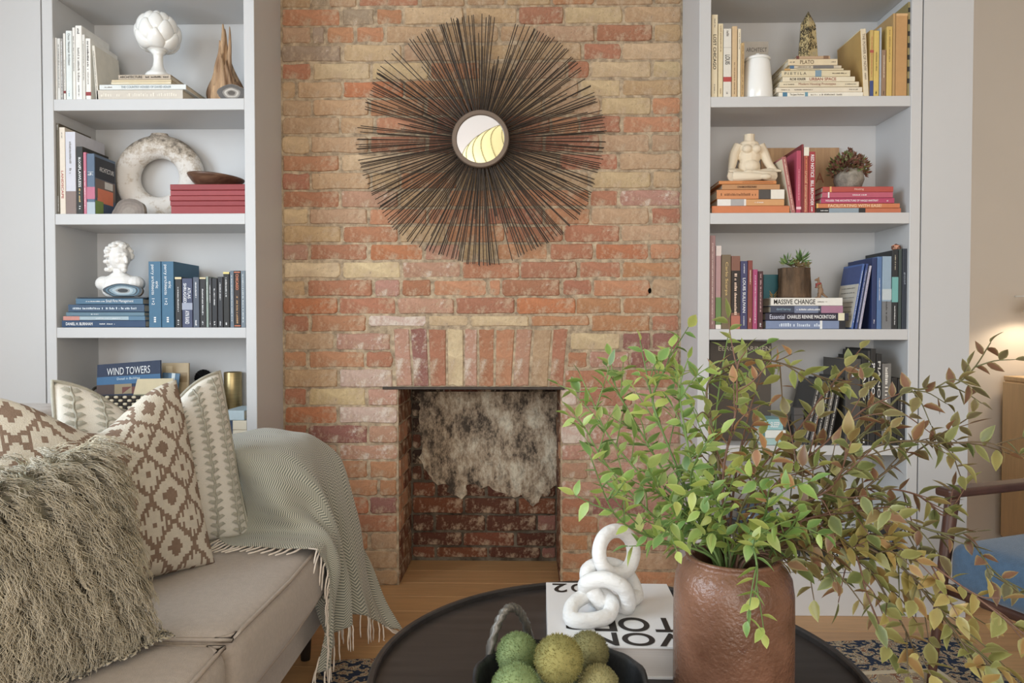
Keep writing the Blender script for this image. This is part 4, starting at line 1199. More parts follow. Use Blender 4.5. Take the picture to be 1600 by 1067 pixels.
# ---- marble bust
def bust():
    y = F + .08
    c = at(187, 463, y); s = y / 1132.0
    t = thing('marble_bust', 'white classical bust with curly hair standing on blue books', 'bust', (c.x, y, Z_BUST))
    bm = bmesh.new()
    E = lambda x, yy, z, rx, ry, rz, rot=None: ellipsoid(bm, (x * s, yy * s, z * s), (rx * s, ry * s, rz * s), rot)
    # px units: x right, y away, z up from the book; chest
    E(0, 2, 22, 34, 17, 15); E(-25, 2, 22, 13, 14, 12); E(25, 2, 22, 14, 14, 12)
    E(0, 0, 10, 27, 15, 13); E(-9, -8, 17, 13, 8, 11); E(11, -8, 17, 13, 8, 11); E(0, 2, 3, 22, 13, 6)
    E(-1, 2, 31, 17, 12, 10); E(0, 1, 40, 9.5, 9.5, 14)          # neck
    # head turned to the right
    E(1, -1, 63, 15.5, 17, 20); E(7, -6, 57, 10, 10, 14); E(10, -8, 48, 7.5, 7, 7)
    E(13, -10, 66, 6.5, 6, 4.5); E(8, -13, 66, 6, 5, 4)           # brow
    E(18.2, -13, 58.5, 2.8, 2.6, 6.5, Matrix.Rotation(R(-14), 3, 'Y')); E(19, -13.5, 54.5, 2.8, 3, 2.4)   # nose
    E(15.5, -11.5, 49.6, 3.6, 3.8, 1.5); E(15, -11.5, 46.8, 3.3, 3.6, 1.7); E(13.5, -10, 42.5, 4.4, 4.6, 3.8)    # lips, chin
    E(6, -14, 56.5, 5, 3.5, 5)                                     # cheek
    E(-8, -9, 57, 3, 4.5, 5)                                       # ear
    rr = random.Random(4)
    for i in range(120):                                           # curls
        az = rr.uniform(0, 2 * math.pi); el = rr.uniform(-.35, 1.5)
        x = math.cos(az) * math.cos(el); yy = math.sin(az) * math.cos(el); z = math.sin(el)
        if x * .75 - yy * .66 > .32 and z < .62: continue
        q = rr.uniform(2.6, 4.6)
        E(-1 + x * 18, 1 + yy * 18, 66 + z * 20, q, q, q * .8)
    for i in range(26):
        E(rr.uniform(-19, -9), rr.uniform(-10, 12), rr.uniform(42, 58), 3.6, 3.6, 3.4)
    me = fuse(bm, .0016, 1)
    link('bust_body', me, M_PLASTER, t)
    return t
bust()

# ---- fourth shelf left: woven basket with magazines, brass cylinder, black shell
def basket():
    y0 = F + .03
    z0 = LU['shelf'][4][0]
    a, b = at(136, 640, y0).x, at(303, 640, y0).x
    zt = at(220, 618, y0).z
    H = zt - z0
    t = thing('woven_basket', 'black and cream woven basket holding magazines behind the cushions', 'basket', ((a + b) / 2, y0 + .08, z0))
    w = (b - a) / 2; d = .075
    bm = bmesh.new(); box(bm, -w, w, -d, d, 0, .006)
    for sgn in (-1, 1):
        box(bm, -w, w, sgn * d - .003, sgn * d + .003, 0, H); box(bm, sgn * w - .003, sgn * w + .003, -d, d, 0, H)
    link('lining', bm, mat('basket_black', A('2e2a26'), .8), t)
    ma = mat('basket_strand', None, .7, var=.2, vscale=50)
    for blk in (0, 1):
        bm = bmesh.new(); rows = 13
        for r_ in range(rows):
            z = H * (r_ + .5) / rows; n = 24
            for i in range(n):
                if (i + r_) % 2 != blk: continue
                x = -w + 2 * w * (i + .5) / n
                ellipsoid(bm, (x, -d - .003, z), (w / n * 1.15, .004, H / rows * .42), u=8, v=5)
                if i < 12: ellipsoid(bm, (w + .003, -d + 2 * d * (i + .5) / 12, z), (.004, d / 12 * 1.1, H / rows * .42), u=8, v=5)
        o = link('weave', bm, ma, t, A(('c8bb9c', '2f2a25')[blk]), smooth=True); o['kind'] = 'stuff'
    for sx in (-1, 1):
        bm = bmesh.new()
        tube(bm, catmull([(sx * (w + .006), -d * .6, H - .012), (sx * (w + .010), -d * .3, H + .018), (sx * (w + .010), d * .3, H + .018), (sx * (w + .006), d * .6, H - .012)], 5), .005, 6)
        link('handle', bm, ma, t, A('3a332b'), smooth=True)
    return t, w, d, H
bsk, BW, BD, BH = basket()
def panel(name, label, quad, y, yt, hexc, thick=.008, cat='magazine', prints=(), texts=()):
    """a magazine leaning in the basket: quad in photo pixels (tl, tr, br, bl); y at its foot, yt at its top"""
    tl, tr = at(*quad[0], yt), at(*quad[1], yt); br, bl = at(*quad[2], y), at(*quad[3], y)
    z0 = LU['shelf'][4][0] + .008
    # run the sides down to the bottom of the basket
    def ext(p, q):
        k = (p.z - z0) / (p.z - q.z); return p + (q - p) * k
    bl2, br2 = ext(tl, bl), ext(tr, br)
    org = (bl2 + br2) / 2
    t = thing('magazine', label, cat, org)
    xd = (br2 - bl2).normalized(); up = (tl - bl2).normalized(); nrm = xd.cross(up).normalized()
    bm = bmesh.new()
    f = [bm.verts.new(p - org) for p in (bl2, br2, tr, tl)]; k = [bm.verts.new(p - org - nrm * thick) for p in (bl2, br2, tr, tl)]
    bm.faces.new(f); bm.faces.new(k[::-1])
    for i in range(4): bm.faces.new((f[i], f[(i + 1) % 4], k[(i + 1) % 4], k[i]))
    link('cover', bm, M_COVER, t, A(hexc))
    W = (tr - tl); 
    def uv(u, v): return tl.lerp(tr, u).lerp(bl2.lerp(br2, u), v * (tl.z - bl.z) / (tl.z - bl2.z)) - org + nrm * .001
    for (u0, v0, u1, v1, hx) in prints:
        bm = bmesh.new(); bm.faces.new([bm.verts.new(uv(*q)) for q in ((u0, v1), (u1, v1), (u1, v0), (u0, v0))]); link('cover_print', bm, M_COVER, t, A(hx))
    for (s, u, v, l, h, col) in texts:
        me, tw, th, cx, cy = text_mesh(s)
        hl = (tl - bl).length
        for vv in me.vertices:
            vv.co = uv(u + (vv.co.x - cx) / tw * l, v - (vv.co.y - cy) / th * h * W.length / hl) + nrm * .0008
        link('lettering', me, M_INK, t, col)
    return t
panel('magazine', 'dark blue magazine titled Wind Towers standing in the woven basket', [(152, 570), (250.5, 562.5), (251, 602), (151, 617)], F + .066, F + .072, '23304a',
      prints=[(.0, .42, 1, .68, '2f6089'), (.0, .68, .28, 1, '4a3a36'), (.28, .68, .55, 1, '8a7a5a'), (.4, .78, .8, 1, '6a3a30')],
      texts=[('WIND TOWERS', .5, .26, .68, .11, A('c9cdd2')), ('Detail in Building', .5, .52, .36, .045, A('b9cdd8'))])
panel('magazine', 'cream pamphlet with small dark lettering in front of the Wind Towers magazine', [(214.5, 592), (271, 591), (265, 622), (206.5, 624)], F + .0475, F + .0495, 'bfb08a', .003,
      prints=[(.0, .75, .35, 1, '7c7a5c')], texts=[('Carlo', .62, .62, .18, .06, A('5a5040'))])
panel('magazine', 'brown and cream map-covered magazine at the back of the basket', [(253, 567), (295, 567), (294.5, 617), (253, 617)], F + .12, F + .135, 'a8926c',
      prints=[(.15, .1, .4, .5, 'c0ad88'), (.45, .3, .95, .6, '8f7752'), (.2, .6, .7, .9, 'b5a27c')])
panel('magazine', 'slim steel-blue magazine beside the map-covered one in the basket', [(254, 582), (281, 583.5), (277, 617), (252, 617)], F + .09, F + .1, '4a6a84', .005,
      prints=[(.55, 0, .75, 1, 'b9c4c8')])

def brass():
    y = F + .213
    c = at(364.5, 654, y); s = y / 1132.0
    z0 = LU['shelf'][4][0]
    zt = at(364.5, 581, y).z
    t = thing('brass_cylinder', 'tall brushed brass cylinder vase behind the small book stack', 'vase', (c.x, y, z0))
    r = .033
    prof = [(0, 0), (r, 0), (r, zt - z0 - .002), (r - .001, zt - z0), (r - .004, zt - z0), (r - .004, .01), (0, .01)]
    link('cylinder', lathe_bm(prof, 40), mat('brushed_brass', A('a8905a', 1.2), .35, .85, var=.2, vscale=12, stretch=(1, 1, 20)), t, smooth=False)
    for p in t.children[0].data.polygons: p.use_smooth = abs(p.normal.z) < .5
brass()
def shell():
    y = F + .221
    c = at(319, 600, y)
    z0 = LU['shelf'][4][0]
    zt = at(319, 577, y).z
    t = thing('ribbed_fan', 'black ribbed round fan ornament peeking above the cushion', 'ornament', (c.x, y, z0))
    r = .036; zc = zt - z0 - r
    bm = bmesh.new(); n = 44
    vs = [[bm.verts.new((r * k * math.cos(2 * math.pi * i / n), -.004 + (.003 if i % 2 else -.003) * k, zc + r * k * math.sin(2 * math.pi * i / n))) for i in range(n)] for k in (.08, .55, 1)]
    for a in (0, 1):
        for i in range(n): bm.faces.new((vs[a][i], vs[a][(i + 1) % n], vs[a + 1][(i + 1) % n], vs[a + 1][i]))
    bm.faces.new(vs[0])
    bmesh.ops.solidify(bm, geom=bm.faces[:], thickness=.003)
    m = mat('black_lacquer', A('33353a', 1), .4)
    link('fan_disc', bm, m, t)
    bm = bmesh.new(); tube(bm, [(0, 0, zc), (0, 0, .006)], .004, 8); lathe_bm([(0, 0), (.025, 0), (.025, .006), (0, .008)], 20, bm)
    link('stand', bm, m, t)
shell()

# ---- right bookcase, first shelf
def jar():
    y = F + .055
    c = at(1183, 149, y); s = y / 1132.0
    z0 = RU['shelf'][1][0]
    H = at(1183, 96, y).z - z0
    t = thing('lidded_jar', 'white glazed lidded jar standing beside the cream books', 'jar', (c.x, y, z0))
    rb_, rt = 23 * s, 18.5 * s
    link('body', lathe_bm([(0, 0), (rb_ * .96, 0), (rb_, .004), (rb_ * .97, H * .35), (rt * 1.05, H * .85), (rt, H * .96), (rt * .95, H), (0, H)], 44), M_CERAMIC, t, smooth=True)
    link('lid', lathe_bm([(rt * .5, H), (rt * 1.02, H), (rt * 1.07, H + .004), (rt * 1.0, H + .010), (rt * .5, H + .015), (0, H + .016)], 40), M_CERAMIC, t, smooth=True)
    link('knob', lathe_bm([(0, H + .013), (.007, H + .015), (.009, H + .020), (.007, H + .026), (0, H + .028)], 20), M_CERAMIC, t, smooth=True)
jar()
def stone_point():
    y = F + .085
    c = at(1262, 87, y); s = y / 1132.0
    H = at(1262, 17.5, y).z - Z_OB
    t = thing('stone_point', 'faceted yellow and black-veined stone point on top of the cream books', 'stone', (c.x, y, Z_OB))
    bm = bmesh.new(); n = 6; r0, r1 = 17 * s, 12.5 * s
    ang = [2 * math.pi * i / n + .3 for i in range(n)]
    b = [bm.verts.new((r0 * math.cos(a), r0 * .8 * math.sin(a), 0)) for a in ang]
    m = [bm.verts.new((r1 * math.cos(a), r1 * .8 * math.sin(a), H * (.74 + .05 * math.sin(3 * a)))) for a in ang]
    tp = bm.verts.new((.001, 0, H))
    bm.faces.new(b[::-1])
    for i in range(n):
        j = (i + 1) % n
        bm.faces.new((b[i], b[j], m[j], m[i])); bm.faces.new((m[i], m[j], tp))
    mt = bpy.data.materials.new('septarian'); mt.use_nodes = True
    nt = mt.node_tree; N, L = nt.nodes, nt.links; p = N['Principled BSDF']; p.inputs['Roughness'].default_value = .15
    tc = N.new('ShaderNodeTexCoord'); v = N.new('ShaderNodeTexVoronoi'); v.feature = 'DISTANCE_TO_EDGE'; v.inputs['Scale'].default_value = 13
    n1 = N.new('ShaderNodeTexNoise'); n1.inputs['Scale'].default_value = 22; n1.inputs['Detail'].default_value = 4
    mxv = N.new('ShaderNodeMix'); mxv.data_type = 'RGBA'; mxv.inputs['Factor'].default_value = .06; L.new(tc.outputs['Object'], mxv.inputs['A']); L.new(n1.outputs['Color'], mxv.inputs['B'])
    L.new(mxv.outputs['Result'], v.inputs['Vector'])
    cr = N.new('ShaderNodeValToRGB'); e = cr.color_ramp.elements; e[0].position = .03; e[0].color = A('2e2a22', 1); e[1].position = .28; e[1].color = A('8f8468'); k = e.new(.10); k.color = A('a8935a')
    L.new(v.outputs['Distance'], cr.inputs[0]); L.new(cr.outputs[0], p.inputs['Base Color'])
    link('crystal', bm, mt, t)
stone_point()

# ---- right bookcase, second shelf
def yoga_figure():
    y = F + .075
    c = at(1172, 281, y); s = y / 1132.0
    t = thing('seated_figure', 'headless cream plaster figure sitting cross-legged on orange books', 'figurine', (c.x, y, Z_YOGA))
    bm = bmesh.new()
    E = lambda x, yy, z, rx, ry, rz, rot=None: ellipsoid(bm, (x * s, yy * s, z * s), (rx * s, ry * s, rz * s), rot)
    def limb(pts, rads):
        p = catmull([Vector(q) * s for q in pts], 6)
        m = len(rads) - 1
        rr_ = []
        for i in range(len(p)):
            u = i / (len(p) - 1) * m; k = min(m - 1, int(u)); rr_.append((rads[k] + (rads[k + 1] - rads[k]) * (u - k)) * s)
        tube(bm, p, rr_, 10)
    E(0, 4, 10, 25, 19, 10)                                   # hips
    E(-1, 3, 26, 17.5, 13.5, 17); E(-1, 3, 42, 18, 13, 14); E(-1, 3, 55, 19, 12, 10); E(-1, 3, 62, 15, 10, 6)
    E(-7, -8, 52, 7.5, 6, 6.5); E(7, -8, 52, 7.5, 6, 6.5); E(0, -6, 26, 12, 8, 10)
    limb([(-1, 3, 62), (-1, 3, 70), (-1, 3, 76.5)], [9.5, 8.2, 8.4])    # neck stump
    limb([(-17, 3, 60), (-24, 2, 46), (-28, -2, 30), (-32, -9, 19)], [8.2, 7.6, 6.4, 4.6])
    limb([(15, 3, 60), (22, 2, 46), (28, -2, 30), (34, -9, 19)], [8.2, 7.6, 6.4, 4.6])
    E(-33, -12, 18, 5, 5, 3); E(35, -12, 18, 5, 5, 3)         # hands resting on the knees
    for k in range(4):
        limb([(-36 + k * 2.2, -14, 18), (-37 + k * 2.4, -18, 17), (-36 + k * 2.4, -20, 14.5)], [1.5, 1.3, 1.1])
        limb([(32 + k * 2.2, -14, 18), (33 + k * 2.4, -18, 17), (33 + k * 2.4, -20, 14.5)], [1.5, 1.3, 1.1])
    limb([(-14, 2, 10), (-26, -8, 11), (-30, -16, 9.5)], [12.5, 11.5, 9.5])      # thighs
    limb([(14, 2, 10), (26, -8, 11), (30, -16, 9.5)], [12.5, 11.5, 9.5])
    limb([(-30, -17, 8), (-14, -25, 6.5), (8, -29, 5.5)], [8.8, 7.4, 5])  # shins crossing
    limb([(30, -17, 8), (15, -24, 8), (-4, -24, 12)], [8.8, 7.4, 5])
    E(14, -31, 5, 9, 4.5, 4.4); E(-10, -25, 13, 8, 4.5, 4)
    me = fuse(bm, .0022, 3)
    for v in me.vertices: v.co.z = max(v.co.z, 0)
    link('figure_body', me, mat('cream_plaster', A('c9b99e'), .65, var=.06, vscale=14), t)
yoga_figure()
def letter_board():
    y = F + .228
    a, b = at(1190, 300, y).x, at(1313, 300, y).x
    z0 = RU['shelf'][2][0]; zt = at(1250, 229.5, y).z
    t = thing('wooden_board', 'thin pale wooden board with a single letter behind the red books', 'board', ((a + b) / 2, y, z0), (R(-2.5), 0, 0))
    boxmesh('board', -(b - a) / 2, (b - a) / 2, 0, .006, 0, zt - z0, mat('pine_board', A('b08a5c'), .6, vscale=5, col2=A('96704a'), stretch=(9, 9, .7)), t, .001, seg=1)
    p = at(1282, 277, y)
    lettering('A', t, (p.x - (a + b) / 2, -.0008, p.z - z0), (1, 0, 0), (0, 0, 1), .031, .038, A('8a4a2a'))
letter_board()

M_LEAF = None
def leaf_material():
    m = bpy.data.materials.new('leaf'); m.use_nodes = True
    nt = m.node_tree; N, L = nt.nodes, nt.links; p = N['Principled BSDF']; p.inputs['Roughness'].default_value = .42
    oi = N.new('ShaderNodeObjectInfo'); at_ = N.new('ShaderNodeVertexColor'); at_.layer_name = 'tint'
    uv = N.new('ShaderNodeUVMap')
    mu = N.new('ShaderNodeMix'); mu.data_type = 'RGBA'; mu.blend_type = 'MULTIPLY'; mu.inputs['Factor'].default_value = 1
    L.new(oi.outputs['Color'], mu.inputs['A']); L.new(at_.outputs['Color'], mu.inputs['B'])
    # pale margin and midrib
    sx = N.new('ShaderNodeSeparateXYZ'); L.new(uv.outputs['UV'], sx.inputs[0])
    r1 = N.new('ShaderNodeMapRange'); r1.inputs[1].default_value = .55; r1.inputs[2].default_value = 1.0; r1.inputs[4].default_value = .35; L.new(sx.outputs['X'], r1.inputs[0])
    li = N.new('ShaderNodeMix'); li.data_type = 'RGBA'; L.new(r1.outputs[0], li.inputs['Factor']); L.new(mu.outputs['Result'], li.inputs['A']); li.inputs['B'].default_value = A('b9bd72')
    tn = N.new('ShaderNodeTexNoise'); tn.inputs['Scale'].default_value = 60; tc = N.new('ShaderNodeTexCoord'); L.new(tc.outputs['Object'], tn.inputs['Vector'])
    dk = N.new('ShaderNodeMix'); dk.data_type = 'RGBA'; dk.blend_type = 'MULTIPLY'; L.new(tn.outputs['Fac'], dk.inputs['Factor']); L.new(li.outputs['Result'], dk.inputs['A']); dk.inputs['B'].default_value = (.75, .75, .7, 1)
    L.new(dk.outputs['Result'], p.inputs['Base Color'])
    tr = N.new('ShaderNodeBsdfTranslucent'); L.new(dk.outputs['Result'], tr.inputs['Color'])
    ms = N.new('ShaderNodeMixShader'); ms.inputs[0].default_value = .28
    L.new(p.outputs[0], ms.inputs[1]); L.new(tr.outputs[0], ms.inputs[2]); L.new(ms.outputs[0], N['Material Output'].inputs['Surface'])
    return m
M_LEAF = leaf_material()
def leaf_geo(length, width, fold=.25, curl=.15):
    """flat list of verts, faces and edge weights; leaf grows along +y, face up +z"""
    V, Fc, E = [], [], []
    st = [0, .14, .34, .58, .80, 1.0]; hw = [.06, .62, 1.0, .86, .46, .0]
    for k, (s, h) in enumerate(zip(st, hw)):
        z = -curl * length * s * s
        w = width / 2 * h
        V += [(-w, s * length, z + fold * w), (0, s * length, z), (w, s * length, z + fold * w)]
        E += [1, 0, 1]
    for k in range(len(st) - 1):
        a = k * 3
        Fc += [(a, a + 1, a + 4, a + 3), (a + 1, a + 2, a + 5, a + 4)]
    return V, Fc, E
def leaf_mesh(name, items):
    """items: (matrix, length, width, fold, curl, tint)"""
    V, Fc, E, T = [], [], [], []
    for mx, ln, wd, fo, cu, tint in items:
        v, f, e = leaf_geo(ln, wd, fo, cu)
        o = len(V)
        V += [tuple(mx @ Vector(p)) for p in v]; Fc += [tuple(i + o for i in q) for q in f]; E += e; T += [tint] * len(v)
    me = bpy.data.meshes.new(name); me.from_pydata(V, [], Fc)
    uv = me.uv_layers.new(name='UVMap'); ca = me.color_attributes.new('tint', 'FLOAT_COLOR', 'POINT')
    for i, l in enumerate(me.loops): uv.data[i].uv = (E[l.vertex_index], 0)
    for i, tt in enumerate(T): ca.data[i].color = tt
    me.materials.append(M_LEAF)
    for p in me.polygons: p.use_smooth = True
    return me
def aim(p, d, roll=0.0):
    """matrix at p whose +y runs along d"""
    d = Vector(d).normalized(); up = Vector((0, 0, 1))
    if abs(d.z) > .95: up = Vector((0, -1, 0))
    x = d.cross(up).normalized(); z = x.cross(d).normalized()
    m = Matrix((x, d, z)).transposed().to_4x4()
    return Matrix.Translation(Vector(p)) @ m @ Matrix.Rotation(roll, 4, 'Y')

def planter():
    y = F + .08
    c = at(1326, 290, y); s = y / 1132.0
    t = thing('stone_planter', 'small round stone planter with bushy dark red succulent on pink books', 'plant', (c.x, y, Z_POT))
    H = at(1326, 266, y).z - Z_POT; r = 22 * s
    link('pot', lathe_bm([(0, 0), (r * .62, 0), (r * .85, H * .15), (r, H * .48), (r * .93, H * .82), (r * .8, H), (r * .7, H), (r * .68, H * .85), (0, H * .82)], 36),
         mat('pitted_stone', A('8f877a'), .9, vscale=40, col2=A('655e54'), bump=.9, bscale=90), t, smooth=True)
    rr = random.Random(6)
    items = []
    for i in range(900):
        az = rr.uniform(0, 2 * math.pi); el = math.asin(rr.uniform(-.2, 1)); k = rr.uniform(.5, 1.02)
        d = Vector((math.cos(az) * math.cos(el), math.sin(az) * math.cos(el), math.sin(el)))
        p = Vector((0, 0, H * .95)) + Vector((d.x * 29 * s * k, d.y * 22 * s * k, d.z * 26 * s * k))
        red = rr.random() < .74
        col = A(rr.choice(('7e443c', '8a5044', '683a36', '8f5c4e'))) if red else A(rr.choice(('66703c', '78803f')))
        items.append((aim(p, d + Vector((rr.uniform(-.6, .6), rr.uniform(-.6, .6), rr.uniform(-.3, .6))), rr.uniform(0, 6)), rr.uniform(.012, .019), rr.uniform(.007, .010), .3, .1, col))
    for k in range(3):
        p = Vector((rr.uniform(-.01, .01), 0, H + 27 * s))
        for q in range(6): items.append((aim(p + Vector((0, 0, q * .0022)), (rr.uniform(-1, 1), rr.uniform(-1, 1), 1), 0), .011, .006, .3, .1, A('74443c')))
    link('foliage', leaf_mesh('foliage', items), None, t, (1, 1, 1, 1))['kind'] = 'stuff'
planter()

# ---- right bookcase, third shelf
def stump_planter():
    y = F + .08
    c = at(1241, 465, y); s = y / 1132.0
    t = thing('stump_planter', 'rough tree-stump planter with spiky green succulents on the Massive Change book', 'plant', (c.x, y, Z_STUMP))
    H = at(1241, 419, y).z - Z_STUMP
    rr = random.Random(9); bm = bmesh.new(); n, m = 40, 12
    vs = []
    for j in range(m):
        v = j / (m - 1); row = []
        for i in range(n):
            a = 2 * math.pi * i / n
            r = 22.5 * s * (1 + .05 * math.sin(9 * a + v) + .04 * math.sin(17 * a - 2 * v) + .07 * (1 - v) ** 2 + .03 * mnoise.noise(Vector((math.cos(a) * 3, math.sin(a) * 3, v * 4))))
            row.append(bm.verts.new((r * math.cos(a), r * math.sin(a), v * H)))
        vs.append(row)
    for j in range(m - 1):
        for i in range(n): bm.faces.new((vs[j][i], vs[j][(i + 1) % n], vs[j + 1][(i + 1) % n], vs[j + 1][i]))
    bm.faces.new(vs[0][::-1]); bm.faces.new(vs[-1])
    link('stump', bm, mat('bark', A('6a5138'), .9, vscale=9, col2=A('3a2c1f'), bump=1.0, bscale=40, stretch=(3, 3, 1)), t, smooth=True)
    for k, (cx, cz, rad, n_, hxs) in enumerate(((-12, 12, 17, 46, ('5d8a3c', '4a7034', '86a05a')), (9, 20, 20, 60, ('5d9440', '7aa050', '456a30')), (2, 4, 15, 40, ('8a6a44', '7a5a3c', '94804c')), (18, 3, 12, 26, ('8a9a52', '74803f', 'a08a58')))):
        items = []
        for i in range(n_):
            az = rr.uniform(0, 2 * math.pi); el = rr.uniform(.0, 1.4)
            d = Vector((math.cos(az) * math.cos(el), math.sin(az) * math.cos(el), math.sin(el)))
            q = rr.uniform(0, .5)
            items.append((aim(Vector((cx * s, rr.uniform(-4, 4) * s, H + cz * s * .45)) + d * rad * s * q, d, rr.uniform(0, 6)), rad * s * rr.uniform(.5, .8), .006, .4, -.15, A(rr.choice(hxs))))
        link('succulent', leaf_mesh('succulent', items), None, t, (1, 1, 1, 1))
stump_planter()
def toy():
    y = F + .055
    c = at(1279, 465, y); s = y / 1132.0
    t = thing('toy_kangaroo', 'tiny standing brown toy animal with a red scarf beside the tree stump', 'figurine', (c.x, y, Z_STUMP))
    bm = bmesh.new()
    E = lambda x, yy, z, rx, ry, rz, rot=None: ellipsoid(bm, (x * s, yy * s, z * s), (rx * s, ry * s, rz * s), rot)
    E(3, 0, 11, 4.2, 4, 6.5); E(2, 0, 18, 3.3, 3.2, 6); E(0, 0, 25, 2, 2, 4); E(-2, 0, 28.5, 3.2, 2.2, 2.2); E(-4.6, 0, 27.8, 2.2, 1.6, 1.4)
    E(0, -1.2, 31, .8, .7, 1.8); E(0, 1.2, 31, .8, .7, 1.8)
    for sy in (-2.4, 2.4):
        E(1, sy, 5, 2.2, 1.6, 4.6); E(-1, sy, 1.2, 3.6, 1.4, 1.2); E(-2.5, sy, 16.5, 3.2, 1, 1.1)
    p = catmull([Vector(q) * s for q in ((5, 0, 8), (9, 0, 4), (13, 0, 1.4), (15, 0, .9))], 5)
    tube(bm, p, [(2.2 - 1.7 * i / (len(p) - 1)) * s for i in range(len(p))], 8)
    me = fuse(bm, .0012, 2)
    for v in me.vertices: v.co.z = max(v.co.z, 0)
    link('toy_body', me, mat('toy_fur', A('8a6a4c'), .8, var=.3, vscale=60), t)
    bm = bmesh.new(); tube(bm, [Vector((2.9 * math.cos(a), 2.9 * math.sin(a), 22.3 + .6 * math.cos(a))) * s for a in [k * math.pi / 8 for k in range(16)]], 1.4 * s, 6, closed=True)
    box(bm, -4.6 * s, -2.4 * s, -1.6 * s, 1.2 * s, 15.5 * s, 23 * s)
    link('scarf', bm, mat('red_felt', A('8f3a34'), .9), t, smooth=True)
toy()
def teal_card():
    y = F + .12
    t, w, h = face_book(RU, 3, 1193.5, 1224, 429, '24606a', 'teal picture book with gold wings on its cover behind the tree stump', y, .012)
    for sx in (-1, 1):
        for k in range(4):
            bm = bmesh.new(); pts = [Vector((sx * (.002 + .012 * j / 4), -.001, h * .62 - k * .007 + .016 * (j / 4) ** 1.5 * (1 - k * .2))) for j in range(5)]
            tube(bm, pts, [.0022, .0024, .002, .0015, .0006], 4); link('wing', bm, M_INK, t, A('a8884c'))
teal_card()
def polyhedron():
    y = F + .05
    p = at(1400, 389, y)
    zb = at(1399.5, 391, F + .012).z
    t = thing('copper_polyhedron', 'small faceted copper wire polyhedron sitting on the black and turquoise book', 'ornament', (p.x, y, zb))
    bm = bmesh.new(); bmesh.ops.create_icosphere(bm, subdivisions=1, radius=.0165)
    for v in bm.verts: v.co.z *= .8
    zmin = min(v.co.z for v in bm.verts)
    es = [(e.verts[0].co.copy(), e.verts[1].co.copy()) for e in bm.edges]
    for v in bm.verts: v.co = v.co * .93
    for v in bm.verts: v.co.z -= zmin
    link('faces', bm, mat('copper_faces', A('b98a70'), .35, .6), t)
    bm = bmesh.new()
    for a, b in es: tube(bm, [a - Vector((0, 0, zmin)), b - Vector((0, 0, zmin))], .0009, 5)
    link('edges', bm, mat('copper_edges', A('8f5a40'), .3, .9), t)
polyhedron()
# ---- right bookcase, fourth and fifth shelf
def dark_box():
    y = F + .02
    a, b = at(1241, 650, y).x, at(1256, 650, y).x; z0 = RU['shelf'][4][0]; zt = at(1248, 637, y).z
    t = thing('dark_box', 'small charcoal box standing in front of the leaning grey books', 'box', ((a + b) / 2, y, z0))
    w = (b - a) / 2
    boxmesh('carton', -w, w, 0, .03, 0, (zt - z0) * .8, mat('charcoal_card', A('4a4644'), .6), t, .001, seg=1)
    boxmesh('lid', -w - .001, w + .001, -.001, .031, (zt - z0) * .8, zt - z0, mat('charcoal_card', A('4a4644'), .6), t, .001, seg=1)
dark_box()
def teapot():
    y = F + .09
    c = at(1178, 770, y)
    t = thing('blue_teapot', 'small glossy blue-grey teapot sitting on dark books behind the branches', 'teapot', (c.x, y, Z_BALL))
    m = mat('blue_glaze', A('465666'), .15, var=.2, vscale=10, spec=.6)
    link('body', lathe_bm([(0, 0), (.03, 0), (.052, .018), (.060, .042), (.052, .066), (.034, .078), (0, .08)], 36), m, t, smooth=True)
    link('lid', lathe_bm([(.034, .077), (.030, .084), (.012, .090), (0, .091)], 28), m, t, smooth=True)
    link('knob', lathe_bm([(0, .089), (.006, .092), (.009, .100), (.006, .107), (0, .109)], 16), mat('black_knob', A('222222', 1), .4), t, smooth=True)
    bm = bmesh.new(); tube(bm, catmull([(.05, 0, .035), (.075, 0, .045), (.088, 0, .07)], 5), [.012 - .0007 * i for i in range(11)], 10); link('spout', bm, m, t, smooth=True)
    bm = bmesh.new(); tube(bm, catmull([(-.05, 0, .06), (-.08, 0, .066), (-.085, 0, .04), (-.055, 0, .025)], 6), .005, 8); link('handle', bm, m, t, smooth=True)
teapot()
# ================================================================== SOFA
M_SOFA = mat('sofa_weave', A('a3968a'), .9, var=.14, vscale=90, bump=.35, bscale=420, sheen=.3, spec=.2)
M_PIPE = mat('sofa_piping', A('a3968a'), .9, var=.1, vscale=90, bump=.3, bscale=420, spec=.2)
SZ = .445            # seat height
sofa = thing('sofa', 'long beige fabric sofa with piped cushions in front of the bookcase', 'sofa', (-1.0, 1.2, 0))
SO = Vector((1.0, -1.2, 0))
def srb(name, x0, x1, y0, y1, z0, z1, r, crown=0, side=0, wob=0.0, parent=None, cuts=6):
    return roundbox(name, x0 + 1.0, x1 + 1.0, y0 - 1.2, y1 - 1.2, z0, z1, r, M_SOFA, parent or sofa, crown, side, cuts=cuts, wob=wob)
srb('base_frame', -1.50, -.585, .10, 2.26, .15, .30, .02)
srb('armrest', -1.46, -.655, 1.955, 2.255, .16, .650, .045)
srb('backrest', -1.56, -1.30, .10, 2.16, .22, .79, .05, crown=.0)
def pipe(pts, parent, r=.0045, closed=False):
    bm = bmesh.new(); tube(bm, [Vector(p) + SO for p in pts], r, 6, closed=closed)
    return link('piping', bm, M_PIPE, parent, smooth=True)
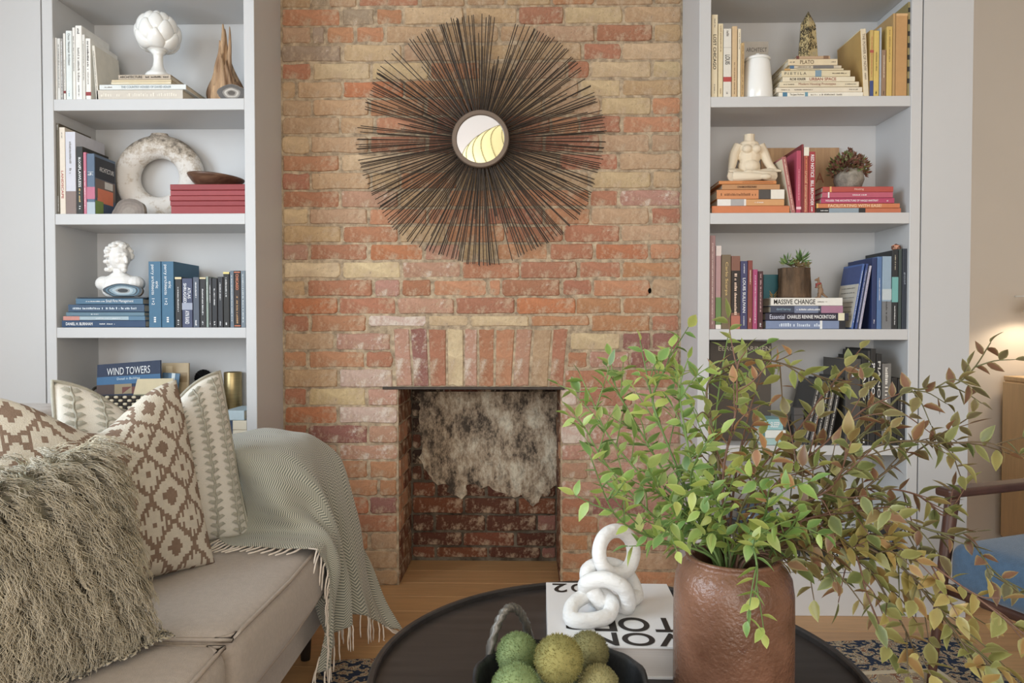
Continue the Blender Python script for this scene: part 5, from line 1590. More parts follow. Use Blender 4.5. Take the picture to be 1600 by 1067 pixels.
for (y0, y1) in ((1.30, 1.945), (.62, 1.294)):
    c = srb('seat_cushion', -1.30, -.535, y0, y1, .285, SZ, .038, crown=.014, side=.012)
    for z in (SZ - .012, .298):
        i = .012
        loop = []
        x0, x1, q = -1.29, -.545 + .002, .045
        for cx, cy, a0 in ((x1 - q, y1 - i - q, 0), (x0 + q, y1 - i - q, 90), (x0 + q, y0 + i + q, 180), (x1 - q, y0 + i + q, 270)):
            for k in range(6): a = R(a0 + 18 * k); loop.append((cx + q * math.cos(a), cy + q * math.sin(a), z + .003))
        # pull the long runs out with the swelling sides
        pts = catmull(loop, 2, True)
        pipe([(p.x + (.0075 if p.x > -.6 and y0 + .08 < p.y < y1 - .08 else 0), p.y, p.z) for p in pts], c, closed=True)
srb('back_cushion', -1.36, -1.20, 1.28, 1.94, SZ - .01, .80, .06, side=.02)
srb('back_cushion', -1.36, -1.20, .62, 1.27, SZ - .01, .80, .06, side=.02)
M_DKLEG = mat('black_wood', A('2a2420', 1), .4)
for x, y in ((-.67, 2.17), (-1.42, 2.17), (-.67, .2), (-1.42, .2)):
    bm = bmesh.new()
    lathe_bm([(0, 0), (.014, 0), (.024, .152), (0, .152)], 14, bm)
    o = link('leg', bm, M_DKLEG, sofa, smooth=True); o.location = (x + 1.0, y - 1.2, 0)

# ------------------------------------------------------------------ cushions
def cushion_frame(br, r, size, lean):
    """matrix with origin at the middle of the lower edge; x along the cushion, -y out of its face, z up"""
    r = Vector((r[0], r[1], 0)).normalized(); n = r.cross(Vector((0, 0, 1)))
    up = Vector((0, 0, 1)) * math.cos(lean) - n * math.sin(lean)
    nn = r.cross(up)
    m = Matrix((r, -nn, up)).transposed().to_4x4()
    org = Vector(br) - r * size / 2
    return Matrix.Translation(org) @ m
def cushion_surface(size, thick, chop, k=.075, H=None):
    H = H or size
    def S(u, v, side):
        e = max(0, 1 - abs(u) ** 2.4) * max(0, 1 - abs(v) ** 2.4)
        t = thick * e ** .5
        x = size / 2 * u * (1 - k * (1 - v * v))
        z = H / 2 * (1 + v * (1 - k * (1 - u * u)))
        if v > -.2:
            g = ((v + .2) / 1.2) ** 2
            z -= chop * math.exp(-(u / .5) ** 2) * g
            x *= 1 - chop * 1.1 * g
            t *= 1 + .2 * g * math.exp(-(u / .6) ** 2)
        w = .004 * math.sin(9 * u + 4 * v) * e
        return Vector((x, -side * t + w, z))
    return S
def cushion_body(name, S, N, mats, facemat, parent):
    bm = bmesh.new()
    lay = bm.loops.layers.uv.new('UVMap')
    for side in (1, -1):
        g = [[bm.verts.new(S(-1 + 2 * i / N, -1 + 2 * j / N, side)) for i in range(N + 1)] for j in range(N + 1)]
        for j in range(N):
            for i in range(N):
                q = [(i, j), (i + 1, j), (i + 1, j + 1), (i, j + 1)]
                if side < 0: q = q[::-1]
                f = bm.faces.new([g[b][a] for a, b in q])
                f.smooth = True
                f.material_index = facemat((i + .5) / N, (j + .5) / N)
                for l, (a, b) in zip(f.loops, q): l[lay].uv = (a / N, b / N)
    bmesh.ops.remove_doubles(bm, verts=bm.verts[:], dist=1e-5)
    me = bpy.data.meshes.new(name); bm.to_mesh(me); bm.free()
    for m in mats: me.materials.append(m)
    return link(name, me, None, parent)

M_LINEN = mat('white_linen', A('c8c2b6'), .9, var=.05, vscale=40, bump=.3, bscale=500, spec=.2)
M_EMB = mat('sage_embroidery', A('9d998a'), .9, var=.15, vscale=90, bump=.3, bscale=300, spec=.2)
# vine cushion
fm = cushion_frame((-.731, 1.902, SZ + .010), (.58, .815), .46, R(13))
c1 = thing('vine_cushion', 'white cushion embroidered with grey-green leafy vines leaning on the sofa arm', 'cushion', fm.translation)
c1.matrix_world = fm
S1_ = cushion_surface(.46, .050, .10, H=.45)
cushion_body('cushion_cover', S1_, 36, [M_LINEN], lambda u, v: 0, c1)
bm = bmesh.new()
def on_face(S, u, v, h=.0):
    p = S(u, v, 1); a = S(u + .01, v, 1) - S(u - .01, v, 1); b = S(u, v + .01, 1) - S(u, v - .01, 1)
    n = a.cross(b).normalized()
    return p + n * h
for ui in range(7):
    u0 = -.84 + ui * .28
    pts = []
    for k in range(40):
        v = -.95 + 1.9 * k / 39
        pts.append(on_face(S1_, u0 + .012 * math.sin(k * 1.6), v, .002))
    tube(bm, pts, .0030, 5)
    for k in range(21):
        v = -.93 + 1.82 * k / 20
        for sg in (-1, 1):
            q = [on_face(S1_, u0 + sg * .008, v - .010, .003), on_face(S1_, u0 + sg * .100, v + .032, .002), on_face(S1_, u0 + sg * .060, v + .058, .0025), on_face(S1_, u0 + sg * .010, v + .044, .0035)]
            top = [bm.verts.new(p) for p in q]
            cen = bm.verts.new(sum(q, Vector()) / 4 + (on_face(S1_, u0, v, .004) - on_face(S1_, u0, v, 0)))
            for i in range(4): bm.faces.new((top[i], top[(i + 1) % 4], cen))
o = link('embroidery', bm, M_EMB, c1, smooth=True); o['kind'] = 'stuff'
bm = bmesh.new()
rim = [S1_(-1 + 2 * k / 24, -1, 0) for k in range(24)] + [S1_(1, -1 + 2 * k / 24, 0) for k in range(24)] + [S1_(1 - 2 * k / 24, 1, 0) for k in range(24)] + [S1_(-1, 1 - 2 * k / 24, 0) for k in range(24)]
tube(bm, rim, .0045, 6, closed=True); link('edge_cord', bm, M_EMB, c1, smooth=True)

# diamond cushion: stepped weave, one material per stitch block
fm = cushion_frame((-.735, 1.69, SZ + .006), (.50, .866), .47, R(14))
c2 = thing('diamond_cushion', 'cushion with a stepped brown and cream diamond weave between fur and vine cushions', 'cushion', fm.translation)
c2.matrix_world = fm
S2_ = cushion_surface(.47, .066, .09, H=.45)
M_KC = mat('kilim_cream', A('beb5a4'), .95, var=.12, vscale=60, bump=.5, bscale=380, spec=.1)
M_KB = mat('kilim_brown', A('836c5a'), .95, var=.2, vscale=60, bump=.5, bscale=380, spec=.1)
def diamond(u, v):
    a = abs(((u * 4.6) % 1) - .5); b = abs(((v * 3.8) % 1) - .5)
    a = math.floor(a * 16) / 16; b = math.floor(b * 16) / 16
    d = a * 1.0 + b
    if .40 < d < .56 or d > .86 or d < .14: return 1
    if .56 <= d < .68 and int(u * 96) % 3 == 0: return 1
    return 0
cushion_body('cushion_cover', S2_, 84, [M_KC, M_KB], diamond, c2)

# shaggy fur cushion
fm = cushion_frame((-.690, 1.275, SZ + .010), (.47, .88), .44, R(16))
c3 = thing('fur_cushion', 'shaggy grey-green curly fur cushion lying nearest the seat front', 'cushion', fm.translation)
c3.matrix_world = fm
S3_ = cushion_surface(.44, .080, .03, H=.365)
M_FUR0 = mat('fur_backing', A('8f8974'), .95)
cushion_body('cushion_cover', S3_, 24, [M_FUR0], lambda u, v: 0, c3)
rf = random.Random(17)
V, FC = [], []
def strand(p0, n, d0, L, ph, amp, wl):
    """a wavy fibre: leaves the hide along its normal, then falls"""
    side = n.cross(d0).normalized()
    m = 11; base = len(V); p = p0.copy()
    for k in range(m):
        t = k / (m - 1)
        dr = (n * (1 - t) * 1.0 + d0 * (.30 + t * .9)).normalized()
        if k: p = p + dr * (L / (m - 1))
        w = side * (amp * math.sin(ph + t * wl) * (.3 + t)) + n * (amp * .5 * math.cos(ph * 1.3 + t * wl))
        r = .0013 * (1 - .75 * t)
        c = p + w
        for a in range(3):
            an = a * 2.0944
            V.append(c + side * (r * math.cos(an)) + n * (r * math.sin(an)))
        if k:
            q = base + (k - 1) * 3
            for a in range(3):
                b = (a + 1) % 3
                FC.append((q + a, q + b, q + 3 + b, q + 3 + a))
for i in range(1500):
    u, v = rf.uniform(-.99, .99), rf.uniform(-.99, .99)
    side = 1 if rf.random() < .82 else -1
    a = S3_(min(.99, u + .01), v, side) - S3_(u - .01, v, side); b = S3_(u, min(.99, v + .01), side) - S3_(u, v - .01, side)
    n = a.cross(b).normalized() * side
    if n.length < .5: n = Vector((0, -side, 0))
    down = Vector((.35 * u + rf.uniform(-.25, .25), 0, -1.0))
    d0 = (down - n * down.dot(n)).normalized() if (down - n * down.dot(n)).length > .05 else Vector((0, -1, 0))
    L = rf.uniform(.05, .085); ph = rf.uniform(0, 6.28); amp = rf.uniform(.003, .0055); wl = rf.uniform(17, 25)
    for k in range(8):
        uu, vv = u + rf.uniform(-.03, .03), v + rf.uniform(-.03, .03)
        uu, vv = max(-.995, min(.995, uu)), max(-.995, min(.995, vv))
        strand(S3_(uu, vv, side), n, (d0 + Vector((rf.uniform(-.08, .08), rf.uniform(-.08, .08), rf.uniform(-.08, .08)))).normalized(), L * rf.uniform(.8, 1.1), ph + rf.uniform(-.5, .5), amp, wl)
fmi = fm.inverted()
for i in range(len(V)):
    w_ = fm @ V[i]
    if w_.z < SZ + .018 and w_.x < -.55:
        dz = SZ + .018 - w_.z
        V[i] = fmi @ Vector((w_.x + .45 * dz, w_.y - .25 * dz, SZ + .018 + rf.uniform(-.003, .004)))
me = bpy.data.meshes.new('fur'); me.from_pydata(V, [], FC)
M_FUR = mat('curly_fur', A('bfb398'), .7, vscale=22, col2=A('958a70'), sheen=.4, spec=.3)
o = link('fur', me, M_FUR, c3, smooth=True); o['kind'] = 'stuff'

# ------------------------------------------------------------------ throw
def herringbone():
    m = bpy.data.materials.new('herringbone'); m.use_nodes = True
    nt = m.node_tree; N, L = nt.nodes, nt.links; b = N['Principled BSDF']; b.inputs['Roughness'].default_value = .95; b.inputs['Specular IOR Level'].default_value = .15
    b.inputs['Sheen Weight'].default_value = .3
    uv = N.new('ShaderNodeUVMap'); sx = N.new('ShaderNodeSeparateXYZ'); L.new(uv.outputs[0], sx.inputs[0])
    def mth(op, a, c=None):
        x = N.new('ShaderNodeMath'); x.operation = op
        for i, s in enumerate((a, c)):
            if s is None: continue
            if hasattr(s, 'links'): L.new(s, x.inputs[i])
            else: x.inputs[i].default_value = s
        return x.outputs[0]
    zig = mth('PINGPONG', mth('MULTIPLY', sx.outputs['X'], 74.0), 1.0)
    s = mth('SINE', mth('MULTIPLY', mth('ADD', mth('MULTIPLY', sx.outputs['Y'], 150.0), mth('MULTIPLY', zig, 1.6)), 3.14159 * 2 / 1.0))
    r = N.new('ShaderNodeMapRange'); r.inputs[1].default_value = -.5; r.inputs[2].default_value = .5; L.new(s, r.inputs[0])
    mx = N.new('ShaderNodeMix'); mx.data_type = 'RGBA'; L.new(r.outputs[0], mx.inputs['Factor']); mx.inputs['A'].default_value = A('666a60'); mx.inputs['B'].default_value = A('aba796')
    L.new(mx.outputs['Result'], b.inputs['Base Color'])
    bp = N.new('ShaderNodeBump'); bp.inputs['Strength'].default_value = .3; bp.inputs['Distance'].default_value = .002; L.new(r.outputs[0], bp.inputs['Height']); L.new(bp.outputs[0], b.inputs['Normal'])
    return m
# control net: rows run from the back of the sofa to the hanging end, columns from the seat over the arm to its far side
NET = [
 [(-0.80, 1.835, 0.468), (-0.81, 1.935, 0.475), (-0.835, 1.944, 0.580), (-0.88, 1.948, 0.672), (-0.9, 2.11, 0.678), (-0.9, 2.26, 0.668), (-0.9, 2.3, 0.56), (-0.9, 2.32, 0.42)],
 [(-0.765, 1.80, 0.468), (-0.77, 1.905, 0.472), (-0.785, 1.940, 0.575), (-0.81, 1.945, 0.676), (-0.82, 2.11, 0.69), (-0.82, 2.27, 0.672), (-0.82, 2.31, 0.55), (-0.82, 2.33, 0.4)],
 [(-0.715, 1.785, 0.466), (-0.715, 1.885, 0.476), (-0.715, 1.885, 0.575), (-0.73, 1.94, 0.672), (-0.73, 2.11, 0.684), (-0.72, 2.27, 0.668), (-0.72, 2.31, 0.54), (-0.72, 2.33, 0.38)],
 [(-0.63, 1.775, 0.466), (-0.61, 1.865, 0.48), (-0.627, 1.85, 0.565), (-0.655, 1.94, 0.655), (-0.655, 2.11, 0.672), (-0.655, 2.26, 0.655), (-0.645, 2.31, 0.52), (-0.635, 2.34, 0.36)],
 [(-0.545, 1.785, 0.455), (-0.52, 1.85, 0.468), (-0.57, 1.91, 0.51), (-0.57, 1.975, 0.59), (-0.62, 2.12, 0.61), (-0.585, 2.25, 0.59), (-0.595, 2.32, 0.48), (-0.585, 2.36, 0.32)],
 [(-0.515, 1.835, 0.37), (-0.502, 1.87, 0.385), (-0.507, 1.93, 0.4), (-0.535, 2.0, 0.45), (-0.57, 2.1, 0.47), (-0.535, 2.21, 0.45), (-0.545, 2.31, 0.36), (-0.525, 2.37, 0.22)],
 [(-0.525, 1.87, 0.24), (-0.5, 1.89, 0.27), (-0.568, 1.95, 0.27), (-0.505, 2.02, 0.3), (-0.57, 2.1, 0.31), (-0.495, 2.2, 0.29), (-0.52, 2.3, 0.2), (-0.48, 2.38, 0.1)],
 [(-0.555, 1.885, 0.1), (-0.52, 1.905, 0.13), (-0.547, 1.96, 0.15), (-0.505, 2.03, 0.16), (-0.535, 2.1, 0.15), (-0.475, 2.21, 0.12), (-0.475, 2.29, 0.05), (-0.405, 2.36, 0.018)],
]
def net_eval(net, nu, nv):
    rows = [catmull(r, nu) for r in net]
    cols = list(zip(*rows))
    grid = [catmull(c, nv) for c in cols]       # grid[i][j], i across, j along
    return grid
G_ = net_eval(NET, 9, 9)
nu, nv = len(G_), len(G_[0])
for i in range(nu):
    for j in range(nv):
        p = G_[i][j]
        k = .006 + .010 * (j / nv)
        p += mnoise.noise_vector(Vector((i * .11, j * .05, 3.1))) * k
        tj = j / nv
        # slanting folds that deepen towards the hem, and soft creases over the arm
        p.x += .016 * math.sin(i * .50 - j * .10) * tj ** 1.5
        fz = math.sin(i * .27 + j * .21 + .6)
        p.z += .010 * max(0, fz) ** 2 * (1 - tj) * (1 if i > 22 else .35)
        p.y += .008 * math.sin(i * .2 + j * .33) * math.sin(math.pi * min(1, tj * 1.2))
        p.z = max(.012, p.z)
        # the cloth lies on the upholstery, not in it
        for x1, y0_, y1_, z0_, z1_ in ((-.648, 1.947, 2.263, .16, .657), (-.517, 1.30, 1.955, .28, .463), (-.577, .10, 2.268, .15, .305)):
            if p.x < x1 and y0_ < p.y < y1_ and z0_ < p.z < z1_:
                d_ = [(x1 - p.x, 'x'), (z1_ - p.z, 'z'), (y1_ - p.y, 'b')] + ([(p.y - y0_, 'a')] if y0_ > 1.9 else [])
                k_ = min(d_)[1]
                if k_ == 'x': p.x = x1
                elif k_ == 'z': p.z = z1_
                elif k_ == 'a': p.y = y0_
                else: p.y = y1_
bm = bmesh.new(); lay = bm.loops.layers.uv.new('UVMap')
gv = [[bm.verts.new(p) for p in c] for c in G_]
for i in range(nu - 1):
    for j in range(nv - 1):
        q = [(i, j), (i + 1, j), (i + 1, j + 1), (i, j + 1)]
        f = bm.faces.new([gv[a][b] for a, b in q]); f.smooth = True
        for l, (a, b) in zip(f.loops, q): l[lay].uv = (a / (nu - 1) * .55, b / (nv - 1) * .75)
throw = thing('throw_blanket', 'grey-green herringbone throw with cream fringe draped over the sofa arm', 'blanket', (-.6, 2.1, .0))
me = bpy.data.meshes.new('blanket'); bmesh.ops.recalc_face_normals(bm, faces=bm.faces); bm.to_mesh(me); bm.free()
me.materials.append(herringbone())
o = link('blanket', me, None, throw); o.location = (.6, -2.1, 0)
sm = o.modifiers.new('thickness', 'SOLIDIFY'); sm.thickness = .006; sm.offset = 0
sb = o.modifiers.new('smooth', 'SUBSURF'); sb.levels = 1; sb.render_levels = 1
M_FRINGE = mat('fringe', A('cfc3b4'), .9, var=.1, vscale=80)
rt_ = random.Random(2)
def tassel(p, d, L):
    d = Vector(d).normalized(); q = [Vector(p)]
    for k in range(6):
        dd = (d + Vector((rt_.uniform(-.25, .25), rt_.uniform(-.25, .25), -.25 * k * (1 if q[-1].z > .03 else 0)))).normalized()
        n_ = q[-1] + dd * L / 6
        if p[2] > .44 and n_.x < -.55 and n_.y < 1.94: n_.z = max(n_.z, SZ + .018)
        elif n_.y < 1.955 and n_.z > .15: n_.x = max(n_.x, -.515)          # hangs clear of the seat front
        n_.z = max(n_.z, .010); q.append(n_)
    bm = bmesh.new(); tube(bm, q, [.0024, .0022, .0026, .0022, .002, .0022, .0012], 5)
    t_ = link('tassel', bm, M_FRINGE, throw, smooth=True); t_.location = (.6, -2.1, 0)
for j in range(6, nv, 2):                               # along the edge lying on the seat and hanging down the front
    p = G_[0][j]; on_seat = p.z > .44
    tassel(p, (-.45, -.8, -.05) if on_seat else (-.1, -.5, -.9), rt_.uniform(.05, .075))
for i in range(0, nu, 2):                               # along the hanging end
    p = G_[i][nv - 1]
    tassel(p, (.08, -.1, -1) if p.z > .05 else (.75, -.45, -.1), rt_.uniform(.06, .085))

# ================================================================== COFFEE TABLE AND WHAT STANDS ON IT
TX, TY, TR, TZ = .152, 1.235, .418, .42
M_TABLE = mat('black_stained_wood', A('3a3431', 1.1), .42, vscale=3, col2=A('2a2624', 1.1), stretch=(1, 12, 12), spec=.4)
tbl = thing('coffee_table', 'round black coffee table with a raised rim in front of the fireplace', 'table', (TX, TY, 0))
link('tabletop', lathe_bm([(0, TZ - .03), (TR - .01, TZ - .03), (TR, TZ - .025), (TR, TZ + .010), (TR - .003, TZ + .012), (TR - .010, TZ + .012), (TR - .012, TZ + .009), (TR - .012, TZ), (0, TZ)], 96), M_TABLE, tbl)
for k in range(4):
    a = math.pi / 4 + k * math.pi / 2
    bm = bmesh.new(); tube(bm, [(.30 * math.cos(a), .30 * math.sin(a), 0.008), (.24 * math.cos(a), .24 * math.sin(a), TZ - .028)], [.014, .02], 10)
    link('leg', bm, M_TABLE, tbl, smooth=True)

# big white book
BX0, BX1, BY0, BY1, BT = .040, .292, 1.212, 1.512, .055
tb = thing('coffee_table_book', 'thick white art book with large black letters under the white knot', 'book', ((BX0 + BX1) / 2, (BY0 + BY1) / 2, TZ + .0005), (0, 0, R(-1)))
w, d = (BX1 - BX0) / 2, (BY1 - BY0) / 2
M_BKW = mat('glossy_white_cover', A('d0d0d0'), .3, var=.02)
bm = bmesh.new(); box(bm, -w, w, -d, d, 0, .003); box(bm, -w, w, -d, d, BT - .003, BT); box(bm, -w, -w + .003, -d, d, .003, BT - .003)
link('cover', bm, M_BKW, tb)
bm = bmesh.new(); box(bm, -w + .003, w - .004, -d + .004, d - .004, .003, BT - .003); link('pages', bm, mat('white_pages', A('bdb6b0'), .9, var=.1, vscale=3, stretch=(1, 1, 300)), tb)
# letters face the far side of the table
for s, cx, cy, l, h in (('2', -.098, .118, .030, .05), ('O', -.058, .118, .034, .05), ('O', .030, -.060, .056, .062), ('T', .088, -.060, .045, .062), ('F', -.022, -.060, .040, .062), ('C', -.070, -.055, .046, .062), ('N', -.030, -.122, .050, .052), ('O', .030, -.122, .056, .052), ('V', .088, -.122, .05, .052)):
    lettering(s, tb, (cx, cy, BT + .0006), (-1, 0, 0), (0, -1, 0), l, h, A('2a2420', 1), bold=.018, res=10)

# white knot
M_KNOT = mat('white_clay', A('d2d1cf'), .7, var=.06, vscale=30, bump=.8, bscale=60, stretch=(1, 1, 2))
kn = thing('knot_sculpture', 'white clay chain-knot sculpture standing on the large white book', 'sculpture', (.15, 1.36, TZ + BT))
ko = Vector((.15, 1.36, TZ + BT))
def loop(pts, r):
    p = catmull([at(*q) - ko for q in pts], 8, True)
    zmin = min(v.z for v in p)
    if zmin < r: p = [v + Vector((0, 0, max(0, r - v.z))) for v in p]
    bm = bmesh.new(); tube(bm, p, r, 14, closed=True)
    link('link', bm, M_KNOT, kn, smooth=True)
loop([(963 + 27 * math.cos(R(a)), 863 - 34 * math.sin(R(a)), 1.39 + .025 * math.cos(R(a)) + .012 * math.sin(R(a))) for a in range(0, 360, 36)], .0138)
loop([(918, 893, 1.37), (945, 882, 1.40), (975, 892, 1.42), (993, 925, 1.41), (988, 962, 1.39), (960, 960, 1.36), (930, 930, 1.34)], .0150)
loop([(916, 912, 1.34), (945, 905, 1.33), (975, 920, 1.33), (980, 948, 1.345), (958, 965, 1.37), (938, 945, 1.39), (922, 930, 1.37)], .0150)
loop([(940, 928, 1.36), (956, 945, 1.33), (945, 968, 1.30), (918, 979, 1.285), (893, 967, 1.29), (895, 945, 1.32), (917, 930, 1.355)], .0140)

# iron bowl with rope handles
WX, WY, WR, WZ = .051, 1.075, .128, .072
bw = thing('iron_bowl', 'dark iron bowl with twisted rope handles on the coffee table', 'bowl', (WX, WY, TZ + .0005))
M_IRON = mat('forged_iron', A('4a4d50', 1.1), .45, .5, vscale=14, col2=A('2a2b2d', 1.1), bump=.5, bscale=40)
bm = lathe_bm([(0, 0), (WR * .78, 0), (WR * .9, .008), (WR * .97, .035), (WR, WZ - .004), (WR * 1.02, WZ), (WR * .985, WZ + .001), (WR * .955, WZ - .008), (WR * .93, .035), (WR * .82, .012), (0, .010)], 60)
for v in bm.verts:
    a = math.atan2(v.co.y, v.co.x)
    if v.co.z > .03: v.co.z += .0022 * math.sin(7 * a) + .0015 * math.sin(13 * a)
link('bowl_body', bm, M_IRON, bw, smooth=True)
for a0, up_ in ((R(128), 1), (R(-52), -1)):
    bm = bmesh.new()
    cx, cy = WR * (.97 if up_ > 0 else 1.08) * math.cos(a0), WR * (.97 if up_ > 0 else 1.08) * math.sin(a0)
    tx, ty = -math.sin(a0), math.cos(a0)
    pts = []
    for k in range(41):
        t = k / 40; x = -.043 + .086 * t; hz = WZ - .022 + (.085 if up_ > 0 else -.040) * math.sin(math.pi * min(1, max(0, t))) ** .55
        pts.append((cx + tx * x, cy + ty * x, hz))
    tube(bm, pts, .0066, 14, lobes=3, lobe=.26, twist=.55)
    link('handle', bm, mat('rope_iron', A('77726a', 1.1), .45, .5, var=.4, vscale=30), bw, smooth=True)
    for s in (-1, 1):
        bm = bmesh.new(); ellipsoid(bm, (cx * 1.02 + tx * s * .043, cy * 1.02 + ty * s * .043, WZ - .018), (.005, .005, .005), u=10, v=8)
        link('rivet', bm, M_IRON, bw, smooth=True)
def moss_mat(i, a, b): return mat('moss_%d' % i, A(a), .95, vscale=26, col2=A(b), spec=.1)
rm_ = random.Random(12)
MB = [(-.013, 1.133, .497, .034, '748450', '586a3e', 'grey-green moss ball beside the rope handle of the bowl'),
      (-.014, 1.020, .498, .036, '788a54', '5c6e42', 'large pale green moss ball at the front of the bowl'),
      (.048, 1.045, .530, .036, '867e40', '666230', 'mustard-green moss ball sitting highest in the bowl'),
      (.099, 1.142, .497, .033, '7a7446', '5c5836', 'olive moss ball behind the mustard one in the bowl'),
      (.106, 1.045, .492, .030, '867f50', '69653f', 'yellow-green moss ball against the front rim of the bowl'),
      (.045, 1.076, .471, .038, '6c7450', '525a3c', 'dull green moss ball under the others in the bowl'),
      (.055, .998, .466, .032, '707a54', '565f40', 'green moss ball low at the near side of the bowl')]
for i, (x, y, z, r, a, b, lb_) in enumerate(MB):
    t = thing('moss_ball', lb_, 'moss ball', (x, y, z - r), group='moss balls in the iron bowl')
    m = moss_mat(i, a, b)
    bm = bmesh.new(); ellipsoid(bm, (0, 0, r), (r * .95, r * .95, r * .95), u=24, v=16)
    link('core', bm, m, t, smooth=True)
    V, FC = [], []
    for k in range(2600):
        d = Vector((rm_.gauss(0, 1), rm_.gauss(0, 1), rm_.gauss(0, 1))).normalized()
        s = d.orthogonal().normalized(); s.rotate(Matrix.Rotation(rm_.uniform(0, 6.28), 3, d))
        p = Vector((0, 0, r)) + d * r * .94; h = r * rm_.uniform(.06, .13)
        q = len(V); V += [p - s * .0006, p + s * .0006, p + (d + s * rm_.uniform(-.5, .5)) * h]; FC.append((q, q + 1, q + 2))
    me = bpy.data.meshes.new('moss'); me.from_pydata(V, [], FC)
    link('moss', me, m, t)['kind'] = 'stuff'

# clay vase
VX, VY = .318, 1.11
vs_ = thing('clay_vase', 'brown glazed stoneware crock holding leafy branches on the coffee table', 'vase', (VX, VY, TZ + .0005))
VH = at(1148, 866, VY).z - TZ
rv = .0895
mv = bpy.data.materials.new('salt_glaze'); mv.use_nodes = True
nt = mv.node_tree; N, L = nt.nodes, nt.links; p_ = N['Principled BSDF']; p_.inputs['Roughness'].default_value = .26; p_.inputs['Specular IOR Level'].default_value = .5
tc = N.new('ShaderNodeTexCoord')
n1 = N.new('ShaderNodeTexNoise'); n1.inputs['Scale'].default_value = 9; n1.inputs['Detail'].default_value = 6
n2 = N.new('ShaderNodeTexNoise'); n2.inputs['Scale'].default_value = 160; n2.inputs['Detail'].default_value = 3
n3 = N.new('ShaderNodeTexNoise'); n3.inputs['Scale'].default_value = 30; n3.inputs['Detail'].default_value = 3
for q in (n1, n2, n3): L.new(tc.outputs['Object'], q.inputs['Vector'])
cr = N.new('ShaderNodeValToRGB'); e = cr.color_ramp.elements; e[0].position = .35; e[0].color = A('523422'); e[1].position = .66; e[1].color = A('79523c')
L.new(n1.outputs['Fac'], cr.inputs[0])
r3 = N.new('ShaderNodeMapRange'); r3.inputs[1].default_value = .68; r3.inputs[2].default_value = .74; r3.inputs[4].default_value = .7; L.new(n3.outputs['Fac'], r3.inputs[0])
mx = N.new('ShaderNodeMix'); mx.data_type = 'RGBA'; L.new(r3.outputs[0], mx.inputs['Factor']); L.new(cr.outputs[0], mx.inputs['A']); mx.inputs['B'].default_value = A('4a2a1c')
L.new(mx.outputs['Result'], p_.inputs['Base Color'])
bp = N.new('ShaderNodeBump'); bp.inputs['Strength'].default_value = .5; bp.inputs['Distance'].default_value = .004; L.new(n2.outputs['Fac'], bp.inputs['Height']); L.new(bp.outputs[0], p_.inputs['Normal'])
link('crock_body', lathe_bm([(0, 0), (rv * .96, 0), (rv, .005), (rv, VH * .62), (rv * .995, VH * .78), (rv * .96, VH * .87), (rv * .88, VH * .925), (rv * .80, VH * .955), (rv * .775, VH * .968),
     (rv * .79, VH * .978), (rv * .80, VH * .992), (rv * .77, VH), (rv * .70, VH * .995), (rv * .68, VH * .95), (rv * .8, VH * .85), (rv * .92, VH * .6), (rv * .9, .01), (0, .01)], 72), mv, vs_, smooth=True)

# ------------------------------------------------------------------ branches
rp = random.Random(33)
PL = thing('leafy_branches', 'bunch of artificial leafy branches, green turning olive and rust, in the crock', 'plant', (VX, VY, TZ + VH))
PO = Vector((VX, VY, TZ + VH))
